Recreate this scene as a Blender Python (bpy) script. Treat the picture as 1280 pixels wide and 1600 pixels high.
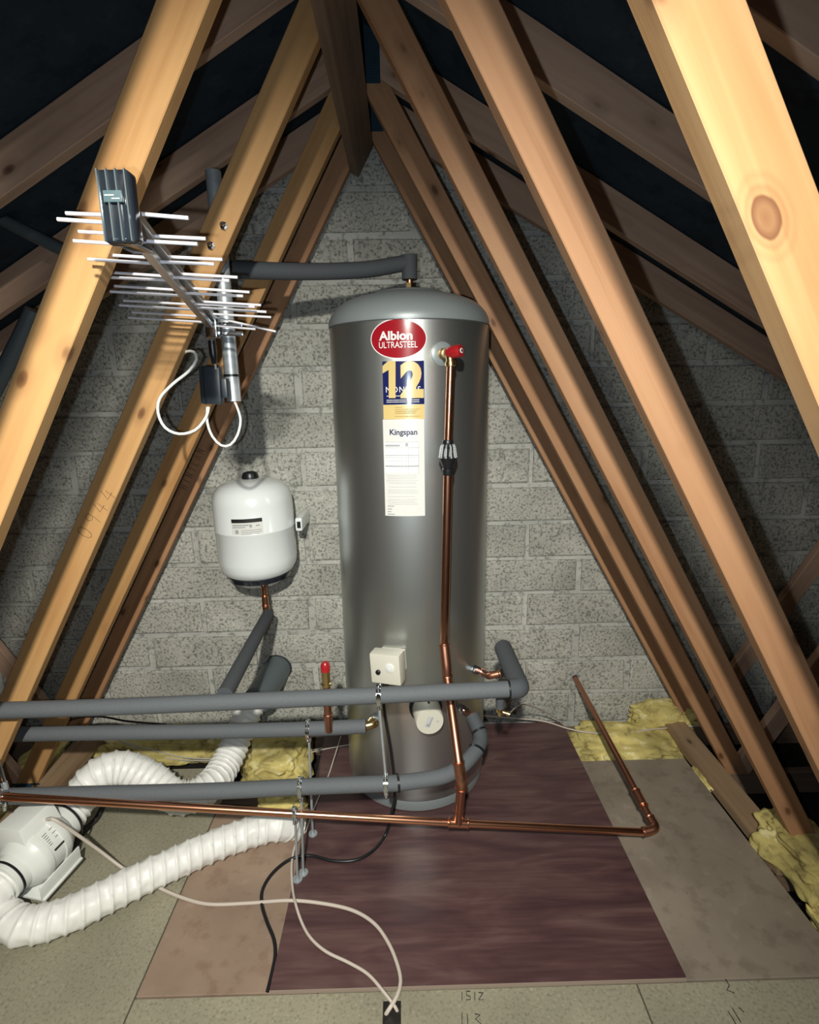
import bpy, bmesh, math, random
from mathutils import Vector, Matrix, noise, Euler

random.seed(7)
for o in list(bpy.data.objects):
    bpy.data.objects.remove(o, do_unlink=True)
scn = bpy.context.scene
COL = scn.collection

# ------------------------------------------------------------------ camera
FPX, PITCH, ROLL, YAW, EYE = 841.695, 0.222636, -0.0170457, 0.0123429, 1.52
def cam_ray(px, py):
    u, v = px - 640.0, 800.0 - py
    c, s = math.cos(ROLL), math.sin(ROLL)
    u, v = c*u - s*v, s*u + c*v
    x, y, z = u/FPX, 1.0, v/FPX
    y2 = y*math.cos(PITCH) + z*math.sin(PITCH)
    z2 = -y*math.sin(PITCH) + z*math.cos(PITCH)
    return Vector((x*math.cos(YAW) + y2*math.sin(YAW), -x*math.sin(YAW) + y2*math.cos(YAW), z2))
def at(px, py, d):
    q = cam_ray(px, py); q = q*(d/q.y); return Vector((q.x, q.y, q.z + EYE))
def fl(px, py, z=0.0):
    q = cam_ray(px, py); q = q*((z - EYE)/q.z); return Vector((q.x, q.y, z))
fwd = cam_ray(640, 800).normalized()
right = (cam_ray(740, 800) - cam_ray(640, 800)).normalized()
up = (cam_ray(640, 700) - cam_ray(640, 800)).normalized()
cd = bpy.data.cameras.new('camera')
cam = bpy.data.objects.new('camera', cd); COL.objects.link(cam)
cd.sensor_fit = 'VERTICAL'; cd.sensor_height = 36.0; cd.lens = 36.0*FPX/1600.0
cd.clip_start = 0.02
cam.matrix_world = Matrix(((right.x, up.x, -fwd.x, 0), (right.y, up.y, -fwd.y, 0), (right.z, up.z, -fwd.z, EYE), (0, 0, 0, 1)))
scn.camera = cam

# ------------------------------------------------------------------ light
w = bpy.data.worlds.new('world'); scn.world = w; w.use_nodes = True
w.node_tree.nodes['Background'].inputs[0].default_value = (0.55, 0.72, 1.0, 1)
w.node_tree.nodes['Background'].inputs[1].default_value = 0.04
def spot(name, loc, aim, power, color, radius, cone):
    l = bpy.data.lights.new(name, 'SPOT'); l.energy = power; l.color = color; l.shadow_soft_size = radius
    l.spot_size = math.radians(cone); l.spot_blend = 1.0
    o = bpy.data.objects.new(name, l); COL.objects.link(o)
    z = (Vector(loc) - Vector(aim)).normalized(); o.rotation_mode = 'QUATERNION'; o.rotation_quaternion = z.to_track_quat('Z', 'Y'); o.location = loc
    return o
# a work lamp clipped under the ridge just behind the photographer, and the phone's flash beside the lens
LAMP, LAMP_AIM = Vector((-0.09, -0.52, 2.135)), Vector((-0.34, 1.95, 0.15))
spot('work_lamp_light', LAMP, LAMP_AIM, 290.0, (1.0, 0.97, 0.87), 0.032, 90)
spot('phone_flash', Vector((-0.055, 0.0, EYE - 0.012)), Vector((-0.055, 0.0, EYE - 0.012)) + fwd, 27.0, (0.78, 0.90, 1.0), 0.006, 140)
vs = scn.view_settings
vs.view_transform = 'Standard'; vs.look = 'None'; vs.exposure = 0.1; vs.gamma = 1.0
vs.use_curve_mapping = False

# ------------------------------------------------------------------ materials
M = {}
def new_mat(name):
    m = bpy.data.materials.new(name); m.use_nodes = True
    nt = m.node_tree; return m, nt, nt.nodes['Principled BSDF']
def plain(name, col, rough=0.5, metal=0.0, bump=0.0, bscale=60.0, var=0.0, spec=None, coat=0.0):
    m, nt, b = new_mat(name)
    b.inputs['Base Color'].default_value = (*col, 1); b.inputs['Roughness'].default_value = rough
    b.inputs['Metallic'].default_value = metal
    if spec is not None: b.inputs['Specular IOR Level'].default_value = spec
    if coat: b.inputs['Coat Weight'].default_value = coat; b.inputs['Coat Roughness'].default_value = 0.08
    if bump or var:
        tc = nt.nodes.new('ShaderNodeTexCoord'); n = nt.nodes.new('ShaderNodeTexNoise')
        n.inputs['Scale'].default_value = bscale; n.inputs['Detail'].default_value = 5
        nt.links.new(tc.outputs['Object'], n.inputs['Vector'])
        if bump:
            bp = nt.nodes.new('ShaderNodeBump'); bp.inputs['Strength'].default_value = bump; bp.inputs['Distance'].default_value = 0.004
            nt.links.new(n.outputs['Fac'], bp.inputs['Height']); nt.links.new(bp.outputs['Normal'], b.inputs['Normal'])
        if var:
            mx = nt.nodes.new('ShaderNodeMix'); mx.data_type = 'RGBA'
            mx.inputs['A'].default_value = (*[c*(1-var) for c in col], 1); mx.inputs['B'].default_value = (*[min(1, c*(1+var)) for c in col], 1)
            nt.links.new(n.outputs['Fac'], mx.inputs['Factor']); nt.links.new(mx.outputs['Result'], b.inputs['Base Color'])
    M[name] = m; return m
def ramp(nt, stops):
    r = nt.nodes.new('ShaderNodeValToRGB'); e = r.color_ramp.elements
    e[0].position, e[0].color = stops[0][0], (*stops[0][1], 1)
    e[1].position, e[1].color = stops[-1][0], (*stops[-1][1], 1)
    for p, c in stops[1:-1]:
        k = e.new(p); k.color = (*c, 1)
    return r
def math_node(nt, op, a, b=None, clamp=False):
    n = nt.nodes.new('ShaderNodeMath'); n.operation = op; n.use_clamp = clamp
    for i, x in enumerate((a, b)):
        if x is None: continue
        if isinstance(x, (int, float)): n.inputs[i].default_value = x
        else: nt.links.new(x, n.inputs[i])
    return n.outputs[0]
def wood(name, light, dark, knot=(0.10, 0.04, 0.018), rough=0.6, knots=0.10, spots=()):
    # grain runs along the object's X axis; a random offset per object
    m, nt, b = new_mat(name); L = nt.links.new
    tc = nt.nodes.new('ShaderNodeTexCoord'); oi = nt.nodes.new('ShaderNodeObjectInfo')
    add = nt.nodes.new('ShaderNodeVectorMath'); add.operation = 'ADD'
    sc = nt.nodes.new('ShaderNodeVectorMath'); sc.operation = 'SCALE'; sc.inputs[0].default_value = (13.1, 7.7, 5.3)
    L(oi.outputs['Random'], sc.inputs['Scale']); L(tc.outputs['Object'], add.inputs[0]); L(sc.outputs[0], add.inputs[1])
    def mapped(s):
        mp = nt.nodes.new('ShaderNodeMapping'); mp.inputs['Scale'].default_value = s; L(add.outputs[0], mp.inputs['Vector']); return mp.outputs[0]
    g = nt.nodes.new('ShaderNodeTexNoise'); g.inputs['Scale'].default_value = 1.0; g.inputs['Detail'].default_value = 6; g.inputs['Distortion'].default_value = 0.6
    L(mapped((1.6, 42, 42)), g.inputs['Vector'])
    br = nt.nodes.new('ShaderNodeTexNoise'); br.inputs['Scale'].default_value = 1.0; br.inputs['Detail'].default_value = 3
    L(mapped((2.2, 9, 9)), br.inputs['Vector'])
    mixv = math_node(nt, 'ADD', math_node(nt, 'MULTIPLY', g.outputs['Fac'], 0.55), math_node(nt, 'MULTIPLY', br.outputs['Fac'], 0.5))
    cr = ramp(nt, [(0.36, dark), (0.52, tuple((a*0.35+c*0.65) for a, c in zip(dark, light))), (0.68, light)])
    L(mixv, cr.inputs['Fac'])
    v = nt.nodes.new('ShaderNodeTexVoronoi'); v.inputs['Scale'].default_value = 1.0
    L(mapped((5.5, 11, 11)), v.inputs['Vector'])
    kn = ramp(nt, [(0.0, (1, 1, 1)), (knots*0.75, (0.75, 0.75, 0.75)), (knots*1.35, (0, 0, 0))])
    L(v.outputs['Distance'], kn.inputs['Fac'])
    halo = ramp(nt, [(0.0, (0.45, 0.45, 0.45)), (knots*2.6, (0.0, 0.0, 0.0))]); L(v.outputs['Distance'], halo.inputs['Fac'])
    fac = math_node(nt, 'MAXIMUM', kn.outputs['Color'], halo.outputs['Color'])
    for (sx, sy, sz, r) in spots:      # a large knot at a given place on the timber, with rings
        d = nt.nodes.new('ShaderNodeVectorMath'); d.operation = 'SUBTRACT'; d.inputs[1].default_value = (sx, sy, sz); L(tc.outputs['Object'], d.inputs[0])
        s2 = nt.nodes.new('ShaderNodeVectorMath'); s2.operation = 'MULTIPLY'; s2.inputs[1].default_value = (0.62/r, 1.0/r, 0.0); L(d.outputs[0], s2.inputs[0])
        ln = nt.nodes.new('ShaderNodeVectorMath'); ln.operation = 'LENGTH'; L(s2.outputs[0], ln.inputs[0])
        wob = math_node(nt, 'ADD', ln.outputs['Value'], math_node(nt, 'MULTIPLY', math_node(nt, 'ADD', g.outputs['Fac'], math_node(nt, 'MULTIPLY', br.outputs['Fac'], 1.3)), 0.35))
        k2 = ramp(nt, [(0.0, (0.85, 0.85, 0.85)), (0.30, (0.62, 0.62, 0.62)), (0.44, (0.95, 0.95, 0.95)), (0.49, (0.12, 0.12, 0.12)), (0.58, (0.3, 0.3, 0.3)), (0.66, (0.03, 0.03, 0.03)), (0.76, (0.16, 0.16, 0.16)), (0.86, (0, 0, 0))])
        L(math_node(nt, 'MULTIPLY', wob, 0.34), k2.inputs['Fac']); fac = math_node(nt, 'MAXIMUM', fac, k2.outputs['Color'])
    mx = nt.nodes.new('ShaderNodeMix'); mx.data_type = 'RGBA'; mx.inputs['B'].default_value = (*knot, 1)
    L(fac, mx.inputs['Factor']); L(cr.outputs['Color'], mx.inputs['A']); L(mx.outputs['Result'], b.inputs['Base Color'])
    bp = nt.nodes.new('ShaderNodeBump'); bp.inputs['Strength'].default_value = 0.25; bp.inputs['Distance'].default_value = 0.002
    L(g.outputs['Fac'], bp.inputs['Height']); L(bp.outputs['Normal'], b.inputs['Normal'])
    b.inputs['Roughness'].default_value = rough; b.inputs['Specular IOR Level'].default_value = 0.3
    M[name] = m; return m
wood('pine', (0.53, 0.305, 0.125), (0.40, 0.20, 0.072), (0.12, 0.045, 0.018))
wood('pine_rosy', (0.46, 0.25, 0.13), (0.34, 0.165, 0.078), (0.10, 0.04, 0.018))  # older redder wood, with the weaker light on right and far webs coloured in
wood('pine_dull', (0.56, 0.37, 0.26), (0.38, 0.235, 0.16), (0.09, 0.04, 0.024))
wood('pine_grey', (0.25, 0.17, 0.115), (0.15, 0.10, 0.07), (0.05, 0.03, 0.02))
wood('pine_binder', (0.36, 0.25, 0.15), (0.24, 0.15, 0.085), (0.09, 0.05, 0.03))

def speckled(name, base, lightc, darkc, scale, pit=0.0, bump=0.3, rough=0.9, broad=0.15, contrast=(0.42, 0.60)):
    m, nt, b = new_mat(name); L = nt.links.new
    tc = nt.nodes.new('ShaderNodeTexCoord'); oi = nt.nodes.new('ShaderNodeObjectInfo')
    add = nt.nodes.new('ShaderNodeVectorMath'); add.operation = 'ADD'
    sc = nt.nodes.new('ShaderNodeVectorMath'); sc.operation = 'SCALE'; sc.inputs[0].default_value = (9.1, 3.7, 6.3)
    L(oi.outputs['Random'], sc.inputs['Scale']); L(tc.outputs['Object'], add.inputs[0]); L(sc.outputs[0], add.inputs[1])
    n = nt.nodes.new('ShaderNodeTexNoise'); n.inputs['Scale'].default_value = scale; n.inputs['Detail'].default_value = 4; n.inputs['Roughness'].default_value = 0.6
    L(add.outputs[0], n.inputs['Vector'])
    cr = ramp(nt, [(contrast[0]-0.06, darkc), (contrast[0]+0.05, base), (contrast[1], base), (contrast[1]+0.1, lightc)]); L(n.outputs['Fac'], cr.inputs['Fac'])
    n2 = nt.nodes.new('ShaderNodeTexNoise'); n2.inputs['Scale'].default_value = 4.0; n2.inputs['Detail'].default_value = 3; L(add.outputs[0], n2.inputs['Vector'])
    hs = nt.nodes.new('ShaderNodeMix'); hs.data_type = 'RGBA'; hs.blend_type = 'MULTIPLY'; hs.inputs['Factor'].default_value = 1.0
    br = ramp(nt, [(0.3, (1-broad,)*3), (0.7, (1+broad,)*3)]); L(n2.outputs['Fac'], br.inputs['Fac'])
    L(cr.outputs['Color'], hs.inputs['A']); L(br.outputs['Color'], hs.inputs['B']); L(hs.outputs['Result'], b.inputs['Base Color'])
    bp = nt.nodes.new('ShaderNodeBump'); bp.inputs['Strength'].default_value = bump; bp.inputs['Distance'].default_value = 0.006
    L(n.outputs['Fac'], bp.inputs['Height']); L(bp.outputs['Normal'], b.inputs['Normal'])
    b.inputs['Roughness'].default_value = rough; b.inputs['Specular IOR Level'].default_value = 0.2
    M[name] = m; return m
speckled('block', (0.45, 0.445, 0.395), (0.56, 0.55, 0.49), (0.20, 0.20, 0.18), 95, bump=0.8, contrast=(0.44, 0.58), broad=0.22)
speckled('mortar', (0.47, 0.47, 0.43), (0.52, 0.52, 0.48), (0.26, 0.26, 0.24), 40, bump=0.3)
speckled('chipboard', (0.31, 0.29, 0.21), (0.40, 0.38, 0.285), (0.23, 0.21, 0.15), 120, bump=0.08, rough=0.7, broad=0.12)
speckled('tan_sheet', (0.27, 0.225, 0.175), (0.32, 0.27, 0.215), (0.22, 0.18, 0.14), 14, bump=0.04, rough=0.65, broad=0.18)
speckled('rosy_sheet', (0.31, 0.225, 0.165), (0.35, 0.26, 0.195), (0.26, 0.18, 0.13), 14, bump=0.04, rough=0.65, broad=0.15)
speckled('void_dust', (0.02, 0.018, 0.016), (0.035, 0.032, 0.028), (0.01, 0.009, 0.008), 20, bump=0.5)
speckled('wool', (0.60, 0.50, 0.18), (0.74, 0.66, 0.34), (0.34, 0.27, 0.11), 16, bump=0.7, rough=1.0, broad=0.4, contrast=(0.40, 0.56))
speckled('felt', (0.022, 0.036, 0.050), (0.03, 0.047, 0.063), (0.015, 0.025, 0.036), 14, bump=0.4, rough=0.85)
speckled('fan_shadow', (0.05, 0.045, 0.04), (0.1, 0.09, 0.08), (0.02, 0.02, 0.02), 60, bump=0.6)  # near-black shade behind the fan outlet, painted as a colour

def dark_ply():
    m, nt, b = new_mat('dark_ply'); L = nt.links.new
    tc = nt.nodes.new('ShaderNodeTexCoord')
    mp = nt.nodes.new('ShaderNodeMapping'); mp.inputs['Scale'].default_value = (1.6, 7.0, 4.0); L(tc.outputs['Object'], mp.inputs['Vector'])
    n = nt.nodes.new('ShaderNodeTexNoise'); n.inputs['Scale'].default_value = 1.6; n.inputs['Detail'].default_value = 6; n.inputs['Distortion'].default_value = 1.6; L(mp.outputs[0], n.inputs['Vector'])
    mp2 = nt.nodes.new('ShaderNodeMapping'); mp2.inputs['Scale'].default_value = (6, 90, 50); L(tc.outputs['Object'], mp2.inputs['Vector'])
    n2 = nt.nodes.new('ShaderNodeTexNoise'); n2.inputs['Scale'].default_value = 1.0; n2.inputs['Detail'].default_value = 4; L(mp2.outputs[0], n2.inputs['Vector'])
    fac = math_node(nt, 'ADD', math_node(nt, 'MULTIPLY', n.outputs['Fac'], 0.75), math_node(nt, 'MULTIPLY', n2.outputs['Fac'], 0.25))
    cr = ramp(nt, [(0.34, (0.060, 0.030, 0.033)), (0.5, (0.095, 0.048, 0.048)), (0.68, (0.145, 0.085, 0.078))]); L(fac, cr.inputs['Fac'])
    L(cr.outputs['Color'], b.inputs['Base Color']); b.inputs['Roughness'].default_value = 0.42; b.inputs['Specular IOR Level'].default_value = 0.45
    M['dark_ply'] = m
dark_ply()
plain('ply_edge', (0.32, 0.25, 0.20), 0.8)
plain('tank', (0.55, 0.575, 0.565), 0.37, 0.95)
plain('tank_cap', (0.30, 0.335, 0.34), 0.42, 0.25)
plain('tank_base', (0.22, 0.245, 0.25), 0.5, 0.2)
plain('seam', (0.08, 0.09, 0.09), 0.6)
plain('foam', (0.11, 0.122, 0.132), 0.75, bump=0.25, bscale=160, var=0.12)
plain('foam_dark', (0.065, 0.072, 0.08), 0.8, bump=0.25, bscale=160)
plain('pvc_grey', (0.10, 0.125, 0.135), 0.35)
plain('copper', (0.80, 0.40, 0.25), 0.24, 1.0, var=0.12, bscale=18)
plain('copper_dull', (0.55, 0.26, 0.17), 0.36, 1.0, var=0.2, bscale=22)
plain('brass', (0.72, 0.53, 0.25), 0.28, 1.0)
plain('chrome', (0.62, 0.66, 0.70), 0.16, 1.0)
plain('zinc', (0.42, 0.46, 0.48), 0.42, 0.45, var=0.25, bscale=35)
plain('alu', (0.80, 0.79, 0.84), 0.3, 0.25)
plain('boom_alu', (0.46, 0.43, 0.41), 0.25, 0.6)
plain('black', (0.010, 0.011, 0.013), 0.35)
plain('black_gloss', (0.012, 0.016, 0.022), 0.16, coat=0.5)
plain('rubber', (0.02, 0.02, 0.022), 0.6)
plain('cap_plate', (0.07, 0.11, 0.12), 0.2, coat=0.5)
plain('cap_rib', (0.20, 0.25, 0.27), 0.15, 0.6)  # paler than the black cap: highlights along the ribs put into the colour
plain('dark_box', (0.022, 0.032, 0.042), 0.42)
plain('white_enamel', (0.80, 0.84, 0.83), 0.22, coat=0.5)
plain('white_plastic', (0.80, 0.82, 0.78), 0.35)
plain('cream_plastic', (0.66, 0.64, 0.54), 0.4)
plain('duct', (0.84, 0.84, 0.80), 0.42, bump=0.25, bscale=38)
plain('white_cable', (0.58, 0.51, 0.44), 0.45)
plain('thin_cable', (0.52, 0.48, 0.41), 0.5)
plain('red', (0.38, 0.014, 0.018), 0.28, coat=0.4)
plain('sticker_red', (0.36, 0.010, 0.020), 0.16, coat=0.6)
plain('sticker_navy', (0.012, 0.018, 0.10), 0.16, coat=0.6)
plain('sticker_gold', (0.72, 0.55, 0.22), 0.25, coat=0.4)
plain('sticker_white', (0.74, 0.74, 0.70), 0.30, coat=0.3)
plain('print_white', (0.85, 0.85, 0.83), 0.3)
plain('print_grey', (0.36, 0.37, 0.38), 0.5)
plain('print_pale', (0.56, 0.56, 0.55), 0.5)
plain('print_navy', (0.02, 0.025, 0.09), 0.4)
plain('print_black', (0.012, 0.012, 0.012), 0.5)
plain('print_gold_dark', (0.40, 0.27, 0.08), 0.5)
plain('pencil', (0.16, 0.085, 0.035), 0.8)
m, nt, b = new_mat('clear'); b.inputs['Base Color'].default_value = (0.85, 0.88, 0.9, 1); b.inputs['Roughness'].default_value = 0.05
b.inputs['Transmission Weight'].default_value = 0.75; b.inputs['IOR'].default_value = 1.4; M['clear'] = m
def nail_plate_mat():
    m, nt, b = new_mat('nail_plate'); L = nt.links.new
    tc = nt.nodes.new('ShaderNodeTexCoord'); br = nt.nodes.new('ShaderNodeTexBrick')
    mp = nt.nodes.new('ShaderNodeMapping'); mp.inputs['Rotation'].default_value = (math.pi/2, 0, 0); L(tc.outputs['Object'], mp.inputs['Vector']); L(mp.outputs[0], br.inputs['Vector'])
    br.inputs['Scale'].default_value = 60; br.inputs['Color1'].default_value = (0.05, 0.12, 0.17, 1); br.inputs['Color2'].default_value = (0.07, 0.15, 0.2, 1); br.inputs['Mortar'].default_value = (0.01, 0.02, 0.03, 1)
    br.inputs['Mortar Size'].default_value = 0.06; L(br.outputs['Color'], b.inputs['Base Color']); b.inputs['Metallic'].default_value = 0.4; b.inputs['Roughness'].default_value = 0.5
    M['nail_plate'] = m
nail_plate_mat()

# ------------------------------------------------------------------ helpers
def mesh_of(name, verts, faces, smooth=False, angle=40):
    me = bpy.data.meshes.new(name); me.from_pydata([tuple(v) for v in verts], [], faces); me.validate()
    bm = bmesh.new(); bm.from_mesh(me); bmesh.ops.recalc_face_normals(bm, faces=bm.faces); bm.to_mesh(me); bm.free()
    if smooth:
        me.polygons.foreach_set('use_smooth', [True]*len(me.polygons)); me.set_sharp_from_angle(angle=math.radians(angle))
    return me
def obj(name, me, mat=None, parent=None, mw=None):
    o = bpy.data.objects.new(name, me); COL.objects.link(o)
    if mat is not None and me is not None and len(me.materials) == 0: me.materials.append(M[mat])
    if parent is not None:
        o.parent = parent; o.matrix_parent_inverse = PINV[parent.name]
    if mw is not None: o.matrix_world = mw; o.matrix_basis = mw
    PINV[o.name] = Matrix.Identity(4) if mw is None else mw.inverted()
    # children of a child: chain back to world
    if parent is not None:
        PINV[o.name] = (WORLD[parent.name] @ PINV[parent.name] @ (mw if mw is not None else Matrix.Identity(4))).inverted()
        WORLD[o.name] = PINV[o.name].inverted()
    else:
        WORLD[o.name] = mw if mw is not None else Matrix.Identity(4)
    return o
PINV, WORLD = {}, {}
def tag(o, label=None, cat=None, group=None, kind=None):
    if label: o['label'] = label
    if cat: o['category'] = cat
    if group: o['group'] = group
    if kind: o['kind'] = kind
    return o
def thing(name, label, cat, loc, group=None):
    e = bpy.data.objects.new(name, None); COL.objects.link(e); e.empty_display_size = 0.05
    e.location = loc; T = Matrix.Translation(Vector(loc)); PINV[e.name] = T.inverted(); WORLD[e.name] = T
    return tag(e, label, cat, group)
class MB:
    def __init__(s): s.v = []; s.f = []
    def add(s, vs, fs):
        k = len(s.v); s.v += [Vector(v) for v in vs]; s.f += [tuple(i + k for i in f) for f in fs]; return s
    def box(s, c, size, rot=None):
        hx, hy, hz = [q/2 for q in size]; vs = []
        for x, y, z in ((-1,-1,-1),(1,-1,-1),(1,1,-1),(-1,1,-1),(-1,-1,1),(1,-1,1),(1,1,1),(-1,1,1)):
            p = Vector((x*hx, y*hy, z*hz))
            if rot is not None: p = rot @ p
            vs.append(p + Vector(c))
        return s.add(vs, [(0,3,2,1),(4,5,6,7),(0,1,5,4),(1,2,6,5),(2,3,7,6),(3,0,4,7)])
    def tube(s, pts, r, n=14, cap=True):
        pts = [Vector(p) for p in pts]; rad = r if isinstance(r, (list, tuple)) else [r]*len(pts)
        fr = frames(pts); k = len(s.v)
        for p, (t, a, b), q in zip(pts, fr, rad):
            for i in range(n):
                th = 2*math.pi*i/n; s.v.append(p + (a*math.cos(th) + b*math.sin(th))*q)
        for j in range(len(pts)-1):
            for i in range(n):
                s.f.append((k+j*n+i, k+j*n+(i+1) % n, k+(j+1)*n+(i+1) % n, k+(j+1)*n+i))
        if cap:
            s.f.append(tuple(k+i for i in range(n))[::-1]); s.f.append(tuple(k+(len(pts)-1)*n+i for i in range(n)))
        return s
    def lathe(s, prof, origin=(0, 0, 0), axis=(0, 0, 1), n=32):
        ax = Vector(axis).normalized(); o = Vector(origin)
        a = ax.orthogonal().normalized(); b = ax.cross(a); k = len(s.v)
        for r, h in prof:
            for i in range(n):
                th = 2*math.pi*i/n; s.v.append(o + ax*h + (a*math.cos(th) + b*math.sin(th))*max(r, 1e-5))
        for j in range(len(prof)-1):
            for i in range(n):
                s.f.append((k+j*n+i, k+j*n+(i+1) % n, k+(j+1)*n+(i+1) % n, k+(j+1)*n+i))
        s.f.append(tuple(k+i for i in range(n))[::-1]); s.f.append(tuple(k+(len(prof)-1)*n+i for i in range(n)))
        return s
    def ring(s, c, axis, R, r, n=24, m=8, width=None):      # torus, or a flat band when width is given
        ax = Vector(axis).normalized(); a = ax.orthogonal().normalized(); b = ax.cross(a); k = len(s.v); c = Vector(c)
        sec = [(math.cos(2*math.pi*j/m)*r, math.sin(2*math.pi*j/m)*r) for j in range(m)] if width is None else [(-r, -width/2), (r, -width/2), (r, width/2), (-r, width/2)]
        m = len(sec)
        for i in range(n):
            th = 2*math.pi*i/n; d = a*math.cos(th) + b*math.sin(th)
            for dr, dh in sec: s.v.append(c + d*(R+dr) + ax*dh)
        for i in range(n):
            for j in range(m):
                s.f.append((k+i*m+j, k+((i+1) % n)*m+j, k+((i+1) % n)*m+(j+1) % m, k+i*m+(j+1) % m))
        return s
    def build(s, name, mat, parent=None, smooth=True, bevel=0.0, seg=2, angle=40):
        me = mesh_of(name, s.v, s.f, False)
        if bevel:
            bm = bmesh.new(); bm.from_mesh(me)
            ed = [e for e in bm.edges if len(e.link_faces) == 2 and e.calc_face_angle() > 0.6]
            bmesh.ops.bevel(bm, geom=ed, offset=bevel, segments=seg, profile=0.6, affect='EDGES', clamp_overlap=True)
            bm.to_mesh(me); bm.free()
        if smooth:
            me.polygons.foreach_set('use_smooth', [True]*len(me.polygons)); me.set_sharp_from_angle(angle=math.radians(angle))
        return obj(name, me, mat, parent)
def frames(pts):
    out = []; n = len(pts); prev = None
    for i in range(n):
        t = (pts[min(i+1, n-1)] - pts[max(i-1, 0)]); t = t.normalized() if t.length > 1e-9 else Vector((0, 0, 1))
        if prev is None: a = t.orthogonal().normalized()
        else:
            a = prev - t*prev.dot(t); a = a.normalized() if a.length > 1e-6 else t.orthogonal().normalized()
        prev = a; out.append((t, a, t.cross(a)))
    return out
def smooth_path(P, step=0.012):
    P = [Vector(p) for p in P]; Q = [P[0]*2 - P[1]] + P + [P[-1]*2 - P[-2]]; out = []
    for i in range(1, len(Q)-2):
        a, b, c, d = Q[i-1], Q[i], Q[i+1], Q[i+2]; n = max(2, int((c-b).length/step))
        for k in range(n):
            t = k/n
            out.append(0.5*((2*b) + (c-a)*t + (2*a-5*b+4*c-d)*t*t + (3*b-a-3*c+d)*t*t*t))
    out.append(P[-1]); return out
def bend_path(P, rad=0.03, n=6):
    # straight runs with rounded corners
    P = [Vector(p) for p in P]; out = [P[0]]
    for i in range(1, len(P)-1):
        a, b, c = P[i-1], P[i], P[i+1]
        r = min(rad, (a-b).length*0.45, (c-b).length*0.45)
        p0 = b + (a-b).normalized()*r; p1 = b + (c-b).normalized()*r
        for k in range(n+1):
            t = k/n; out.append(p0*(1-t)**2 + b*2*t*(1-t) + p1*t*t)
    out.append(P[-1]); return out
def text_mesh(txt, size, bold=0.0, spacing=1.0):
    cu = bpy.data.curves.new('lettering', 'FONT'); cu.body = txt; cu.size = size; cu.offset = bold; cu.space_character = spacing
    cu.align_x = 'CENTER'; cu.align_y = 'CENTER'; cu.resolution_u = 4
    o = bpy.data.objects.new('lettering', cu); COL.objects.link(o)
    me = bpy.data.meshes.new_from_object(o.evaluated_get(bpy.context.evaluated_depsgraph_get()))
    vs = [v.co.copy() for v in me.vertices]; fs = [tuple(p.vertices) for p in me.polygons]
    bpy.data.objects.remove(o, do_unlink=True); bpy.data.curves.remove(cu)
    return vs, fs

# ------------------------------------------------------------------ shell
XR, ZA, MW = -0.1017, EYE + 0.914, 0.571          # ridge x, height where the web inner edges meet, web lean (dx per dz)
ZR, MR, RD = EYE + 0.957, 0.572, 0.112            # rafter underside at the ridge, pitch, vertical depth of rafter
TY = [0.561, 0.994, 1.449, 1.888, 2.200]          # truss front faces
TY_BACK = [0.12, -0.32, -0.76, -1.20]
TW, TT = 0.073, 0.035
WALL_Y = 2.30

def felt():
    b = MB(); y0, y1 = -3.2, WALL_Y + 0.1
    zt = ZR + RD + 0.004
    for s in (-1, 1):
        x1 = XR + s*4.4; z1 = zt - MR*4.4
        b.add([(XR, y0, zt), (XR, y1, zt), (x1, y1, z1), (x1, y0, z1), (XR, y0, zt+.02), (XR, y1, zt+.02), (x1, y1, z1+.02), (x1, y0, z1+.02)],
              [(0, 1, 2, 3), (4, 7, 6, 5), (0, 4, 5, 1), (2, 6, 7, 3), (1, 5, 6, 2), (0, 3, 7, 4)])
    return tag(b.build('ceiling', 'felt', smooth=False), 'dark blue-black roofing felt on both slopes above the rafters', kind='structure')
felt()

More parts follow.
